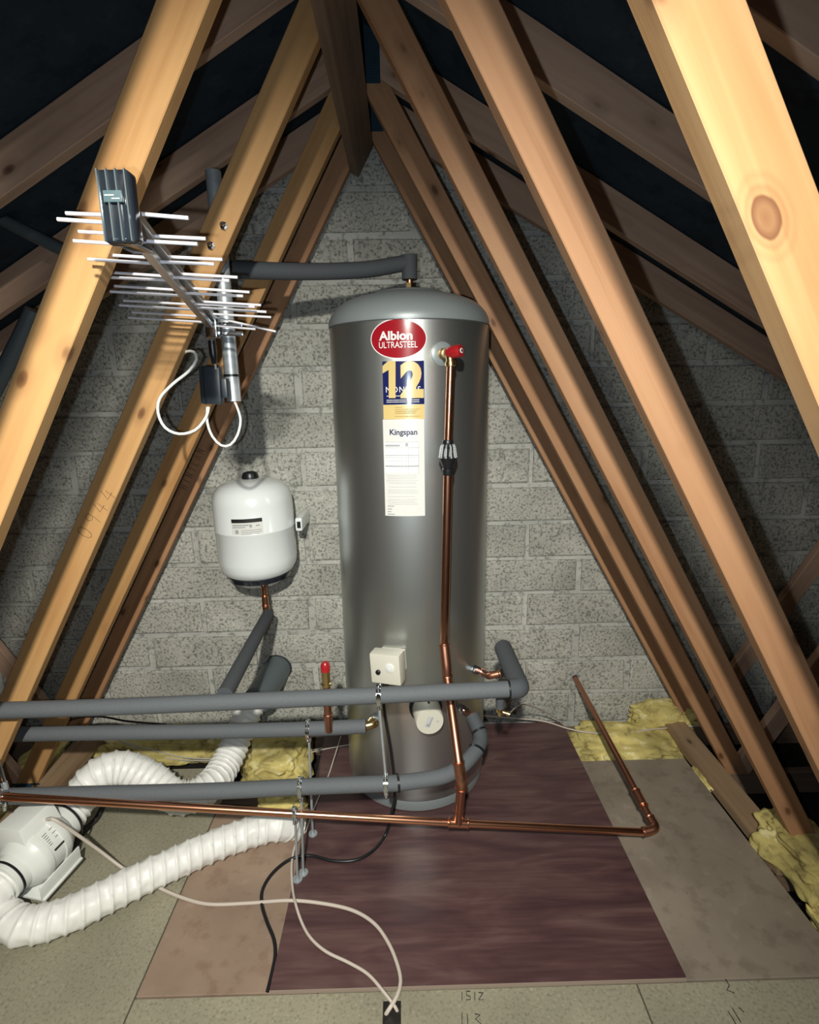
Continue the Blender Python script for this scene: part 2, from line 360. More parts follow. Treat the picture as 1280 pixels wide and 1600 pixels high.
def block_wall():
    b = MB(); y = WALL_Y + 0.006
    b.add([(-3.2, y, -0.3), (3.0, y, -0.3), (3.0, y, 0.72), (XR, y, ZR+RD+0.03), (-3.2, y, 0.72)] + [(-3.2, y+.1, -0.3), (3.0, y+.1, -0.3), (3.0, y+.1, 0.72), (XR, y+.1, ZR+RD+0.03), (-3.2, y+.1, 0.72)],
          [(0, 1, 2, 3, 4), (9, 8, 7, 6, 5), (0, 5, 6, 1), (1, 6, 7, 2), (2, 7, 8, 3), (3, 8, 9, 4), (4, 9, 5, 0)])
    wall = tag(b.build('wall_back', 'mortar', smooth=False), 'grey concrete block gable wall behind the cylinder', kind='structure')
    CH, BL, G = 0.167, 0.49, 0.021
    variants = []
    for k in range(6):
        q = MB(); hx, hz = (BL-G)/2, (CH-G)/2; jit = lambda: random.uniform(-0.004, 0.004)
        c = [(-hx+jit(), -hz+jit()), (hx+jit(), -hz+jit()), (hx+jit(), hz+jit()), (-hx+jit(), hz+jit())]
        vs = [(x, 0.01, z) for x, z in c] + [(x*0.992, -0.002, z*0.975) for x, z in c] + [(x*0.965+jit()*0.5, -0.006+jit()*0.4, z*0.90+jit()*0.5) for x, z in c]
        fs = [(0, 1, 2, 3)] + [(i, (i+1) % 4, 4+(i+1) % 4, 4+i) for i in range(4)] + [(4+i, 4+(i+1) % 4, 8+(i+1) % 4, 8+i) for i in range(4)] + [(8, 9, 10, 11)]
        me = mesh_of('block', vs, fs); me.materials.append(M['block']); variants.append(me)
    for r in range(-4, 14):
        zc = 0.61 + (r+0.5)*CH
        off = 0.555 if r % 2 else 0.79
        for k in range(-7, 6):
            xc = off + (k+0.5)*BL
            if abs(xc-XR) > 2.45: continue
            if zc - CH/2 > ZR + RD - MR*max(0, abs(xc-XR)-BL/2): continue
            obj('block', random.choice(variants), None, wall, Matrix.Translation((xc+random.uniform(-.006, .006), WALL_Y+random.uniform(-.002, .002), zc+random.uniform(-.003, .003))))
block_wall()

def floor():
    b = MB().box((0, -0.4, -0.16), (8.4, 5.6, 0.04))
    f = tag(b.build('floor', 'void_dust', smooth=False), 'dusty ceiling boards between the joists under the loft flooring', kind='structure')
    top, th = -0.012, 0.018
    def panel(x0, x1, y0, y1, mat, hole=None):
        q = MB().box(((x0+x1)/2, (y0+y1)/2, top-th/2), (x1-x0, y1-y0, th))
        o = q.build('floor_board', mat, f, smooth=False, bevel=0.0012, seg=1); return o
    g = 0.002
    panel(-1.375, -0.726, 0.10, 1.98, 'chipboard')
    panel(-0.722, -0.25, 1.103, 1.74, 'rosy_sheet')
    panel(-0.722, 0.588, 0.10, 1.098, 'chipboard')
    panel(0.592, 1.30, 0.10, 1.098, 'chipboard')
    panel(0.45, 1.165, 1.103, 1.965, 'tan_sheet')
    panel(-0.248, 0.448, 1.103, 2.20, 'chipboard')
    panel(-1.375, -0.03, -2.6, 0.097, 'chipboard'); panel(-0.027, 1.30, -2.6, 0.097, 'chipboard')
    # cut-out the cables drop through, and carpenter's marks on the near board
    h = fl(612, 1578, top); hc = obj('cable_cutout', mesh_of('cable_cutout', [(h.x-.022, h.y-.035, top+.0006), (h.x+.024, h.y-.035, top+.0006), (h.x+.024, h.y+.02, top+.0006), (h.x-.022, h.y+.02, top+.0006)], [(0, 1, 2, 3)]), 'void_dust', f)
    strokes = [[(722, 1550), (722, 1562)], [(735, 1549), (729, 1549), (729, 1555), (735, 1557), (735, 1562), (728, 1562)], [(742, 1550), (742, 1563)], [(748, 1551), (755, 1551), (748, 1562), (756, 1562)],
               [(722, 1582), (722, 1600)], [(730, 1584), (731, 1600)], [(742, 1584), (750, 1586), (743, 1592), (752, 1600)],
               [(1134, 1530), (1140, 1540), (1136, 1547), (1148, 1552)], [(1138, 1580), (1150, 1600)], [(1145, 1576), (1158, 1598)], [(1155, 1574), (1163, 1582)]]
    mk = MB()
    for s in strokes: mk.tube([fl(x, y, top+0.0005) for x, y in s], 0.0012, 4)
    mk.build('pen_mark', 'print_black', f, smooth=False)['label'] = 'black pen marks written on the near chipboard'
floor()

# loose sheet of dark plywood the cylinder stands on
pl = thing('plywood_sheet', 'dark reddish-brown plywood sheet laid on the floor under the cylinder', 'plywood', (0.17, 1.66, -0.012))
MB().box(((-0.373+0.722)/2, (1.101+2.222)/2, -0.0062), (1.095, 1.121, 0.0122)).build('sheet', 'dark_ply', pl, smooth=False)
e = MB().box(((-0.373+0.722)/2, 1.0999, -0.0065), (1.095, 0.0016, 0.0115)).build('sheet_edge', 'ply_edge', pl, smooth=False); e['label'] = 'pale raw front edge of the sheet'
pl2 = Vector(fl(705, 1365, 0.0003))

# ------------------------------------------------------------------ roof trusses
def clip(poly, nx, nz, c):            # keep nx*x + nz*z <= c
    out = []
    for i in range(len(poly)):
        a, b = poly[i], poly[(i+1) % len(poly)]; da, db = nx*a[0]+nz*a[1]-c, nx*b[0]+nz*b[1]-c
        if da <= 0: out.append(a)
        if da*db < 0:
            t = da/(da-db); out.append((a[0]+(b[0]-a[0])*t, a[1]+(b[1]-a[1])*t))
    return out
def timber(name, poly, y, th, ex, mat, parent, bevel=0.0018):
    # poly in (x, z); ex = unit direction of the grain; the object's X axis follows it
    ex = Vector((ex[0], 0, ex[1])).normalized(); ez = Vector((0, -1, 0)); ey = ez.cross(ex)
    o = Vector((sum(p[0] for p in poly)/len(poly), y + th/2, sum(p[1] for p in poly)/len(poly)))
    mw = Matrix(((ex.x, ey.x, ez.x, o.x), (ex.y, ey.y, ez.y, o.y), (ex.z, ey.z, ez.z, o.z), (0, 0, 0, 1)))
    inv = mw.inverted(); n = len(poly)
    vs = [inv @ Vector((p[0], y, p[1])) for p in poly] + [inv @ Vector((p[0], y+th, p[1])) for p in poly]
    fs = [tuple(range(n)), tuple(range(2*n-1, n-1, -1))] + [(i, (i+1) % n, n+(i+1) % n, n+i) for i in range(n)]
    me = mesh_of(name, vs, fs)
    bm = bmesh.new(); bm.from_mesh(me); bmesh.ops.bevel(bm, geom=list(bm.edges), offset=bevel, segments=1, affect='EDGES', clamp_overlap=True); bm.to_mesh(me); bm.free()
    return obj(name, me, mat, parent, mw)
FOOT = -0.032
def truss(y, label, webmat, rafmat, tiemat='pine_grey', special=None):
    t = thing('roof_truss', label, 'roof truss', (XR, y, FOOT), 'roof trusses')
    parts = {}
    for s in (-1, 1):
        # inner web, from tie up to the apex
        k = math.hypot(1, MW); out = TW*k                       # horizontal width of the sloping web
        zt, zb = ZA + 0.3, FOOT
        fx = lambda z, o: XR + s*(MW*(ZA - z) + o)
        poly = [(fx(zb, 0), zb), (fx(zb, out), zb), (fx(zt, out), zt), (fx(zt, 0), zt)]
        poly = clip(poly, -s, 0, -s*XR - 0.0005)                # stay on this side of the ridge
        poly = clip(poly, s*MR, 1, ZR + s*MR*XR - 0.0005)      # below the rafter
        mm = webmat[0 if s < 0 else 1]
        parts['web', s] = timber('web', poly, y, TT, (s*MW, -1), mm, t)
        # outer web, from tie up to mid rafter
        x0, x1, z1 = 1.455, 2.20, 1.30; ln = math.hypot(x1-x0, z1-FOOT); nx, nz = (z1-FOOT)/ln*0.0365, -(x1-x0)/ln*0.0365
        dx, dz = (x1-x0)/ln, (z1-FOOT)/ln
        q = [(x0-dx*.1, FOOT-dz*.1), (x1+dx*.2, z1+dz*.2)]
        poly = [(XR+s*(q[0][0]-nx), q[0][1]-nz), (XR+s*(q[0][0]+nx), q[0][1]+nz), (XR+s*(q[1][0]+nx), q[1][1]+nz), (XR+s*(q[1][0]-nx), q[1][1]-nz)]
        poly = clip(poly, 0, -1, -FOOT); poly = clip(poly, s*MR, 1, ZR + s*MR*XR - 0.0005)
        # keep clear of the inner web's outer edge
        poly = clip(poly, -s, -MW, -s*(XR + s*(MW*ZA + out)) - 0.0005)
        timber('web', poly, y, TT, (s*dx, dz), rafmat, t)
        # rafter
        X = 4.2
        poly = [(XR+s*0.0004, ZR), (XR+s*0.0004, ZR+RD), (XR+s*X, ZR+RD-MR*X), (XR+s*X, ZR-MR*X)]
        timber('rafter', poly, y, TT, (s, -MR), rafmat, t)
    timber('ceiling_tie', [(XR-4.0, FOOT-.097), (XR+4.0, FOOT-.097), (XR+4.0, FOOT-.0005), (XR-4.0, FOOT-.0005)], y, TT, (1, 0), tiemat, t)
    # pressed steel nail plate over the apex joint
    q = MB(); q.box((XR, y-0.0008, ZA+0.085), (0.118, 0.0016, 0.175)); q.build('nail_plate', 'nail_plate', t, smooth=False)
    q = MB(); q.box((XR-1.43, y-0.0008, -0.025), (0.11, 0.0016, 0.07)); q.build('nail_plate', 'nail_plate', t, smooth=False)
    return t, parts
# the large knot low on the nearest right web
kn = at(1197, 340, TY[0])
def local_spot(p, s):
    return p
wood('pine_knotty', (0.50, 0.30, 0.14), (0.38, 0.20, 0.08), (0.16, 0.065, 0.03), spots=[(0, 0, 0, 0.0135)])
LABELS = ['nearest roof truss, its broad right web with a large knot crossing the top right',
          'second nearest roof truss, its pale left web passing behind the aerial cap',
          'middle roof truss, the mast clamped to its left web with pencilled numbers',
          'roof truss second from the block wall, just behind the middle truss',
          'farthest roof truss standing right against the block wall']
MATS = [('pine', 'pine_knotty'), ('pine', 'pine_rosy'), ('pine', 'pine_rosy'), ('pine', 'pine_rosy'), ('pine_rosy', 'pine_rosy')]
TR = []
for y, lb, mm in zip(TY, LABELS, MATS): TR.append(truss(y, lb, mm, 'pine_dull'))
for k, y in enumerate(TY_BACK):
    truss(y, ['first roof truss behind the photographer', 'second roof truss behind the photographer', 'third roof truss behind the photographer', 'fourth roof truss behind the photographer'][k], ('pine', 'pine'), 'pine_dull')
# put the big knot of the nearest right web where the photo has it
web = TR[0][1]['web', 1]; lp = WORLD[web.name].inverted() @ kn
for n in M['pine_knotty'].node_tree.nodes:
    if n.type == 'VECT_MATH' and n.operation == 'SUBTRACT': n.inputs[1].default_value = (lp.x, lp.y, lp.z)

# pencilled number on the left web of the middle truss
wb = TR[2][1]['web', -1]; W = WORLD[wb.name]
c0 = at(152, 800, TY[2]); d0 = (at(183, 748, TY[2]) - at(122, 848, TY[2])).normalized(); u0 = Vector((0, -1, 0)).cross(d0)
pm = MB()
digits = {'0': [(.0, .5), (.1, .9), (.3, 1), (.5, .9), (.6, .5), (.5, .1), (.3, 0), (.1, .1), (.0, .5)], '9': [(.6, .6), (.3, .5), (.05, .7), (.3, 1), (.55, .9), (.6, .5), (.5, 0)], '4': [(.3, 1), (.0, .35), (.65, .35), (.45, .35), (.5, .75), (.42, 0)]}
for k, ch in enumerate('0944'):
    pts = []
    for x, z in digits[ch]:
        p = c0 + d0*((k-1.9)*0.043 + x*0.036) + u0*((z-0.5)*0.042); pts.append(Vector((p.x, TY[2]-0.0004, p.z)))
    pm.tube(pts, 0.0008, 4)
o = pm.build('pencil_number', 'pencil', wb, smooth=False); o['label'] = 'pencilled number 0944'
# stamped letters running down the left web of the farthest truss
wb = TR[4][1]['web', -1]
c0 = at(299, 735, TY[4]); d0 = (at(314, 700, TY[4]) - at(280, 775, TY[4])).normalized(); u0 = Vector((0, -1, 0)).cross(d0)
pm = MB(); k0 = -3
for gl in ([[(0, 0), (0, 1)], [(0, .5), (.6, .5)], [(.6, 0), (.6, 1)]], [[(.3, 0), (.3, 1)]], [[(0, 0), (0, 1)], [(0, 1), (.6, 0)], [(.6, 0), (.6, 1)]], [[(0, 1), (.6, 1)], [(.3, 0), (.3, 1)]], [[(0, 1), (0, 0), (.5, 0)]], [[(0, 0), (.3, 1), (.6, 0)]], [[(0, 0), (0, 1)], [(0, 1), (.6, 0)], [(.6, 0), (.6, 1)]]):
    for s in gl: pm.tube([Vector(((c0 + d0*(k0*0.028+x*0.02) + u0*((z-.5)*.03)).x, TY[4]-.0004, (c0 + d0*(k0*0.028+x*0.02) + u0*((z-.5)*.03)).z)) for x, z in s], 0.0010, 4)
    k0 += 1
o = pm.build('stamped_letters', 'print_black', wb, smooth=False); o['label'] = 'faint stamped letters'

# ridge binder nailed to the underside of the left webs near the apex
def long_timber(name, label, cat, sec, y0, y1, mat, cut=0.0):
    # sec: four (x, z) corners; runs along y
    ex = Vector((0, 1, 0)); n = len(sec); cx = sum(p[0] for p in sec)/n; cz = sum(p[1] for p in sec)/n; o = Vector((cx, (y0+y1)/2, cz))
    mw = Matrix(((0, -1, 0, o.x), (1, 0, 0, o.y), (0, 0, 1, o.z), (0, 0, 0, 1))); inv = mw.inverted()
    vs = [inv @ Vector((p[0], y0, p[1])) for p in sec] + [inv @ Vector((p[0], y1 - cut*(p[1]-sec[0][1]), p[1])) for p in sec]
    fs = [tuple(range(n)), tuple(range(2*n-1, n-1, -1))] + [(i, (i+1) % n, n+(i+1) % n, n+i) for i in range(n)]
    me = mesh_of(name, vs, fs); bm = bmesh.new(); bm.from_mesh(me); bmesh.ops.bevel(bm, geom=list(bm.edges), offset=.002, segments=2, affect='EDGES'); bm.to_mesh(me); bm.free()
    t = obj(name, me, mat, None, mw); return tag(t, label, cat)
def webpt(z, inn, s=-1):          # point on the inner face plane of the webs, moved inn metres inward
    k = math.hypot(1, MW); return (XR + s*MW*(ZA - z) - s*inn/k, z - inn*MW/k)
lo, hi = ZA - 0.125, ZA - 0.022
long_timber('ridge_binder', 'dark timber binder running along the ridge under the left webs', 'timber', [webpt(lo, 0.001), webpt(lo, 0.036), webpt(hi, 0.036), webpt(hi, 0.001)], -1.3, 2.225, 'pine_grey')
long_timber('floor_binder', 'brown timber laid along the joists left of the white duct', 'timber', [(-1.505, FOOT), (-1.392, FOOT), (-1.392, 0.003), (-1.505, 0.003)], -0.8, 2.26, 'pine_binder')
long_timber('floor_binder', 'brown timber laid along the joists right of the tan board', 'timber', [(1.185, FOOT), (1.285, FOOT), (1.285, 0.003), (1.185, 0.003)], 1.42, 2.26, 'pine_binder')

# the work lamp itself: a small reflector cup clipped to the ridge binder behind the photographer
lp_ = thing('work_lamp', 'small black work lamp clipped to the ridge binder behind the photographer', 'lamp', LAMP)
la = (LAMP_AIM - LAMP).normalized()
MB().lathe([(0.030, -0.10), (0.045, -0.095), (0.075, -0.05), (0.077, -0.048), (0.040, -0.075), (0.0, -0.08)], LAMP, la, 32).build('reflector_cup', 'black', lp_)
MB().tube([LAMP - la*0.10, LAMP - la*0.12 + Vector((0, 0, 0.05)), Vector((LAMP.x-0.04, LAMP.y-0.13, 2.33))], 0.008, 10).build('clip_arm', 'black', lp_)

# ------------------------------------------------------------------ hot water cylinder
TX, TYC, TRAD = 0.034, 1.964, 0.275
ZS = 1.733
def tank_uv(px, py):          # angle round the cylinder (0 faces the photographer's -y) and height
    q = cam_ray(px, py); a = q.x*q.x+q.y*q.y; b = -2*(q.x*TX+q.y*TYC); c = TX*TX+TYC*TYC-TRAD*TRAD
    t = (-b - math.sqrt(max(0, b*b-4*a*c)))/(2*a); p = q*t
    return math.atan2(p.x-TX, -(p.y-TYC)), p.z+EYE
def on_tank(phi, z, off=0.0):
    r = TRAD+off; return Vector((TX + r*math.sin(phi), TYC - r*math.cos(phi), z))
cyl = thing('hot_water_cylinder', 'tall silver-grey hot water cylinder with red oval sticker in front of the block wall', 'water cylinder', (TX, TYC, 0.0))
MB().lathe([(0.262, 0.047), (0.275, 0.05), (0.275, ZS-0.002)], (TX, TYC, 0), n=96).build('body', 'tank', cyl, angle=30)
prof = [(0.2765, ZS-0.004), (0.2775, ZS+0.004), (0.2745, ZS+0.018), (0.266, ZS+0.036), (0.25, ZS+0.055), (0.226, ZS+0.072), (0.19, ZS+0.087), (0.14, ZS+0.099), (0.125, ZS+0.103), (0.118, ZS+0.109), (0.06, ZS+0.115), (0.0, ZS+0.117)]
MB().lathe(prof, (TX, TYC, 0), n=96).build('dome_lid', 'tank_cap', cyl, angle=50)
MB().ring((TX, TYC, ZS-0.006), (0, 0, 1), 0.2752, 0.0016, n=96, m=6).build('seam_groove', 'seam', cyl)
MB().lathe([(0.262, 0.0005), (0.268, 0.004), (0.268, 0.040), (0.262, 0.048)], (TX, TYC, 0), n=96).build('base_ring', 'tank_base', cyl)

def curved(poly2, off, name, mat, parent, phi0, z0, nsub=0, rot=0.0):
    # poly2: list of faces given as 2D verts (s, h) around (phi0, z0)
    vs, fs = poly2; c, s = math.cos(rot), math.sin(rot)
    tb_ = bmesh.new(); bv = [tb_.verts.new((v[0], v[1], 0)) for v in vs]
    for f in fs:
        try: tb_.faces.new([bv[i] for i in f])
        except ValueError: pass
    xa = min(v[0] for v in vs); xb = max(v[0] for v in vs); k = int((xb-xa)/0.007)
    for i in range(1, k+1):
        bmesh.ops.bisect_plane(tb_, geom=tb_.verts[:]+tb_.edges[:]+tb_.faces[:], plane_co=(xa+(xb-xa)*i/(k+1), 0, 0), plane_no=(1, 0, 0))
    tb_.verts.index_update(); vs = [(v.co.x, v.co.y) for v in tb_.verts]; fs = [tuple(v.index for v in f.verts) for f in tb_.faces]; tb_.free()
    out = [on_tank(phi0 + (v[0]*c - v[1]*s)/TRAD, z0 + v[0]*s + v[1]*c, off) for v in vs]
    me = bpy.data.meshes.new(name); me.from_pydata([tuple(v) for v in out], [], fs); me.validate()
    # face outwards
    bm = bmesh.new(); bm.from_mesh(me)
    for f in bm.faces:
        f.normal_update(); ctr = f.calc_center_median()
        if f.normal.dot(Vector((ctr.x-TX, ctr.y-TYC, 0))) < 0: f.normal_flip()
    bm.to_mesh(me); bm.free()
    me.polygons.foreach_set('use_smooth', [True]*len(me.polygons))
    return obj(name, me, mat, parent)
def patch(wd, ht, n=10):
    vs, fs = [], []
    for i in range(n+1):
        s = -wd/2 + wd*i/n; vs += [(s, -ht/2), (s, ht/2)]
    for i in range(n): fs.append((2*i, 2*i+2, 2*i+3, 2*i+1))
    return vs, fs
def oval(a, b, n=48, rings=6):
    vs, fs = [(0, 0)], []
    for r in range(1, rings+1):
        for i in range(n): th = 2*math.pi*i/n; vs.append((a*r/rings*math.cos(th), b*r/rings*math.sin(th)))
    for i in range(n): fs.append((0, 1+i, 1+(i+1) % n))
    for r in range(rings-1):
        for i in range(n): fs.append((1+r*n+i, 1+(r+1)*n+i, 1+(r+1)*n+(i+1) % n, 1+r*n+(i+1) % n))
    return vs, fs
def shifted(vf, dx, dz, sx=1.0, sz=1.0): return [(v[0]*sx+dx, v[1]*sz+dz) for v in vf[0]], vf[1]
def boxes2(rects):
    vs, fs = [], []
    for (x0, z0, x1, z1) in rects:
        n = max(1, int(abs(x1-x0)/0.012)); k = len(vs)
        for i in range(n+1): x = x0+(x1-x0)*i/n; vs += [(x, z0), (x, z1)]
        for i in range(n): fs.append((k+2*i, k+2*i+2, k+2*i+3, k+2*i+1))
    return vs, fs
# red oval
p0, z0 = tank_uv(622, 529); pl_, _ = tank_uv(579, 529); pr_, _ = tank_uv(665, 529); _, zt_ = tank_uv(622, 498); _, zb_ = tank_uv(622, 560)
ow, oh = (pr_-pl_)*TRAD/2, (zt_-zb_)/2; z0 = (zt_+zb_)/2
st = curved(oval(ow*1.02, oh*1.03), 0.0006, 'oval_sticker_border', 'print_white', cyl, p0, z0)
st = curved(oval(ow*0.985, oh*0.975), 0.0011, 'oval_sticker', 'sticker_red', cyl, p0, z0)
def fit(txt, width, height, bold=0.0, spacing=1.0):
    vs, fs = text_mesh(txt, 1.0, bold, spacing); x0 = min(v.x for v in vs); x1 = max(v.x for v in vs); y0 = min(v.y for v in vs); y1 = max(v.y for v in vs)
    return [((v.x-(x0+x1)/2)/(x1-x0)*width, (v.y-(y0+y1)/2)/(y1-y0)*height) for v in vs], fs
def px_w(xa, xb, y): return (tank_uv(xb, y)[0]-tank_uv(xa, y)[0])*TRAD
def px_h(x, ya, yb): return tank_uv(x, ya)[1]-tank_uv(x, yb)[1]
def tank_text(txt, xa, xb, ya, yb, mat, parent, bold=0.0, off=0.0016, spacing=1.0, rot=0.0):
    xm, ym = (xa+xb)/2, (ya+yb)/2; p, _ = tank_uv(xm, ym); z = (tank_uv(xm, ya)[1]+tank_uv(xm, yb)[1])/2
    o = curved(fit(txt, px_w(xa, xb, ym), px_h(xm, ya, yb), bold, spacing), off, 'lettering', mat, parent, p, z, rot=rot); o['label'] = 'lettering reading ' + txt; return o
tank_text('Albion', 592, 644, 517, 531.5, 'print_white', st, 0.03)
tank_text('ULTRASTEEL', 592, 652, 533.5, 543.5, 'print_white', st, 0.004)
# navy and gold label
def tank_rect(xa, xb, ya, yb, name, mat, parent, off=0.0008):
    xm, ym = (xa+xb)/2, (ya+yb)/2; p, _ = tank_uv(xm, ym); z = (tank_uv(xm, ya)[1]+tank_uv(xm, yb)[1])/2
    return curved(patch(px_w(xa, xb, ym), px_h(xm, ya, yb)), off, name, mat, parent, p, z)
nv = tank_rect(598, 662.5, 564, 632, 'navy_sticker', 'sticker_navy', cyl)
tank_text('MONTHS', 603, 657, 604, 613, 'print_white', nv, 0.0, 0.0013, 1.2)
def tank_poly(pts, mat, parent, off, name):
    uv = [tank_uv(*p) for p in pts]; ph = uv[0][0]; z_ = uv[0][1]
    return curved(([((a-ph)*TRAD, z-z_) for a, z in uv], [tuple(range(len(uv)))]), off, name, mat, parent, ph, z_)
o = tank_poly([(606.5, 564.2), (618.3, 564.2), (618.3, 622), (607.8, 622), (607.6, 578), (598.2, 583.5), (598.2, 572)], 'sticker_gold', nv, 0.0017, 'lettering'); o['label'] = 'large gold figure 1'
tank_text('2', 625.5, 662, 564, 622, 'sticker_gold', nv, 0.05, 0.0017)
for yy in (618, 624.5, 627.5): tank_rect(604, 650 if yy < 620 else 655, yy, yy+1.2, 'small_print', 'print_pale', nv, 0.0012)
gd = tank_rect(599, 663, 632.3, 655, 'gold_sticker', 'sticker_gold', cyl)
for yy, xe in ((636, 628), (639, 656), (642, 652), (645, 650), (650, 656)): tank_rect(617, xe, yy, yy+0.9, 'small_print', 'print_gold_dark', gd, 0.0012)
# white data label
wl = tank_rect(600, 663, 655.3, 806.5, 'white_data_label', 'sticker_white', cyl)
tank_text('Kingspan', 609, 652, 670.5, 682.5, 'print_navy', wl, 0.028, 0.0012)
tank_rect(601.5, 654.5, 691, 739, 'data_table', 'print_white', wl, 0.00105)
for (xa, xb, ya, yb) in [(602, 654, 690.6, 691.2), (602, 625, 695, 697.5), (633.5, 637.5, 692, 697.5), (602, 654.5, 699.5, 700.2), (602, 654.5, 711, 712), (602, 654.5, 714.3, 714.8), (602, 654.5, 727.5, 729.5), (638.2, 638.7, 691, 740), (654, 654.6, 691, 740), (602, 655, 720, 720.5)]:
    tank_rect(xa, xb, ya, yb, 'table_line', 'print_grey', wl, 0.0013)
rr = random.Random(3)
for yy in [742, 744.6, 747.2, 750, 752.6, 755.2, 760.5, 765, 767.5, 770, 775.5, 780, 782.4, 785, 787.5]:
    tank_rect(603+rr.uniform(0, 5), 648+rr.uniform(0, 6), yy, yy+1.0, 'small_print', 'print_pale', wl, 0.0013)
for yy, xe in ((790, 616), (794.5, 613), (798.5, 612), (802.5, 617)): tank_rect(606, xe, yy, yy+1.5, 'small_print', 'print_grey', wl, 0.0013)

# thermostat box strapped to the front
pA, zA_ = tank_uv(606, 1030)
def tank_frame(phi, z, off):
    n = Vector((math.sin(phi), -math.cos(phi), 0)); t = Vector((math.cos(phi), math.sin(phi), 0)); return on_tank(phi, z, off), n, t
def oriented(c, ex, ey, ez): return Matrix(((ex.x, ey.x, ez.x), (ex.y, ey.y, ez.y), (ex.z, ey.z, ez.z)))
c1, n1, t1 = at(606, 1041, 1.640), *tank_frame(pA, zA_, 0)[1:]
rot_t = Matrix.Rotation(math.radians(3.0), 3, n1)
ex1, ez1 = rot_t @ t1, rot_t @ Vector((0, 0, 1)); R1 = oriented(c1, ex1, n1, ez1)
def dist_to_tank(p): return math.hypot(p.x-TX, p.y-TYC)-TRAD
dep = dist_to_tank(c1)
tb = MB().box(c1, (0.106, 0.05, 0.106), R1).build('thermostat_box', 'cream_plastic', cyl, bevel=0.006)
tb['label'] = 'cream thermostat box with dial'
MB().box(c1 - n1*(dep/2+0.012), (0.085, dep-0.02, 0.07), R1).build('thermostat_back', 'cream_plastic', cyl, smooth=False)
MB().lathe([(0.0085, 0), (0.0085, 0.006), (0.006, 0.008)], c1 + n1*0.0252 - ex1*0.024 - ez1*0.010, n1, 20).build('knob', 'black', tb)
dl = MB().lathe([(0.0165, 0), (0.0165, 0.003), (0.015, 0.004)], c1 + n1*0.0252 + ex1*0.018 + ez1*0.008, n1, 28).build('dial', 'white_plastic', tb)
q = MB()
for k in range(9):
    a = 2*math.pi*k/9 + 0.3; q.lathe([(0.0013, 0.0), (0.0013, 0.0006)], c1 + n1*0.0293 + ex1*(0.018+0.0105*math.cos(a)) + ez1*(0.008+0.0105*math.sin(a)), n1, 6)
q.build('dial_mark', 'print_grey', tb)
MB().lathe([(0.012, 0), (0.012, 0.02), (0.009, 0.026)], c1 - ez1*0.052 - ex1*0.014, -ez1, 16).build('cable_gland', 'black', tb)

# immersion heater cap
c2 = at(672, 1128, 1.600); ph2 = math.atan2(c2.x-TX, -(c2.y-TYC)); n2 = Vector((math.sin(ph2), -math.cos(ph2), 0)); L2 = dist_to_tank(c2)
im = MB().lathe([(0.049, -0.002), (0.049, L2*0.35), (0.048, L2-0.006), (0.0455, L2), (0.0, L2)], c2 - n2*L2, n2, 40).build('immersion_heater_cap', 'cream_plastic', cyl)
im['label'] = 'round cream immersion heater cap'
t2 = Vector((math.cos(ph2), math.sin(ph2), 0)); zz = Vector((0, 0, 1))
q = MB(); rl = Matrix.Rotation(math.radians(-22), 3, n2); Rl = oriented(c2, rl @ t2, n2, rl @ zz)
q.box(c2 + n2*0.0004 - t2*0.004, (0.019, 0.0006, 0.040), Rl); q.build('rating_label', 'print_pale', im, smooth=False)
q = MB(); q.box(c2 + n2*0.0009 - t2*0.006 - zz*0.012, (0.012, 0.0006, 0.011), Rl); q.box(c2 + n2*0.0009 + t2*0.004 + zz*0.004, (0.004, 0.0006, 0.028), Rl)
q.build('rating_print', 'print_grey', im, smooth=False)
MB().ring(c2 + n2*0.001 + t2*0.026 + zz*0.0, n2, 0.0032, 0.0008, 14, 6).build('screw', 'print_grey', im)
MB().lathe([(0.058, -0.004), (0.058, 0.008), (0.052, 0.012)], on_tank(ph2, c2.z, 0), n2, 32).build('heater_flange', 'rubber', cyl)
MB().box(c2 - n2*0.045 + zz*0.041 + t2*0.008, (0.022, 0.025, 0.012), Rl).build('cable_entry', 'black', im, smooth=False)

# ------------------------------------------------------------------ pipes
def pipe_thing(name, label, cat, loc): return thing(name, label, cat, loc)
def fitting(mb, pts, r, n=16):         # capillary fitting: slightly fatter sleeve with end beads
    mb.tube(pts, r, n); 
    for p, d in ((Vector(pts[0]), Vector(pts[1])-Vector(pts[0])), (Vector(pts[-1]), Vector(pts[-2])-Vector(pts[-1]))):
        mb.ring(p + d.normalized()*0.004, d, r, 0.0022, 18, 6)
FR = 0.0238
# upper long insulated run
A = [at(-60, 1112, 1.405), at(160, 1105, 1.405), at(320, 1098.5, 1.405), at(590, 1086.5, 1.408), at(796, 1076.5, 1.41)]
pA_ = thing('insulated_pipe', 'long grey foam-lagged pipe, uppermost of the three crossing in front of the cylinder', 'pipe', A[2], 'lagged pipes')
MB().tube(smooth_path(A, 0.03), FR, 20).build('pipe_lagging', 'foam', pA_)
el = [A[-1], at(813, 1075, 1.41), at(806, 1052, 1.49), at(790, 1015, 1.64), at(783, 1014, 1.67)]
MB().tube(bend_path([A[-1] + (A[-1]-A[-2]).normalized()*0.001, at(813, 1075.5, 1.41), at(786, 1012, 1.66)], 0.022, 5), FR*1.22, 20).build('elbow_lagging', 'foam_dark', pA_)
MB().ring(A[-1], A[-1]-A[-2], FR+0.0015, 0.0016, 24, width=0.008).build('tape_band', 'black', pA_)
# branch coming down from the expansion vessel
B = [at(419, 960, 2.09), at(351, 1086, 1.44)]
MB().tube(B, FR, 20).build('branch_lagging', 'foam_dark', pA_)
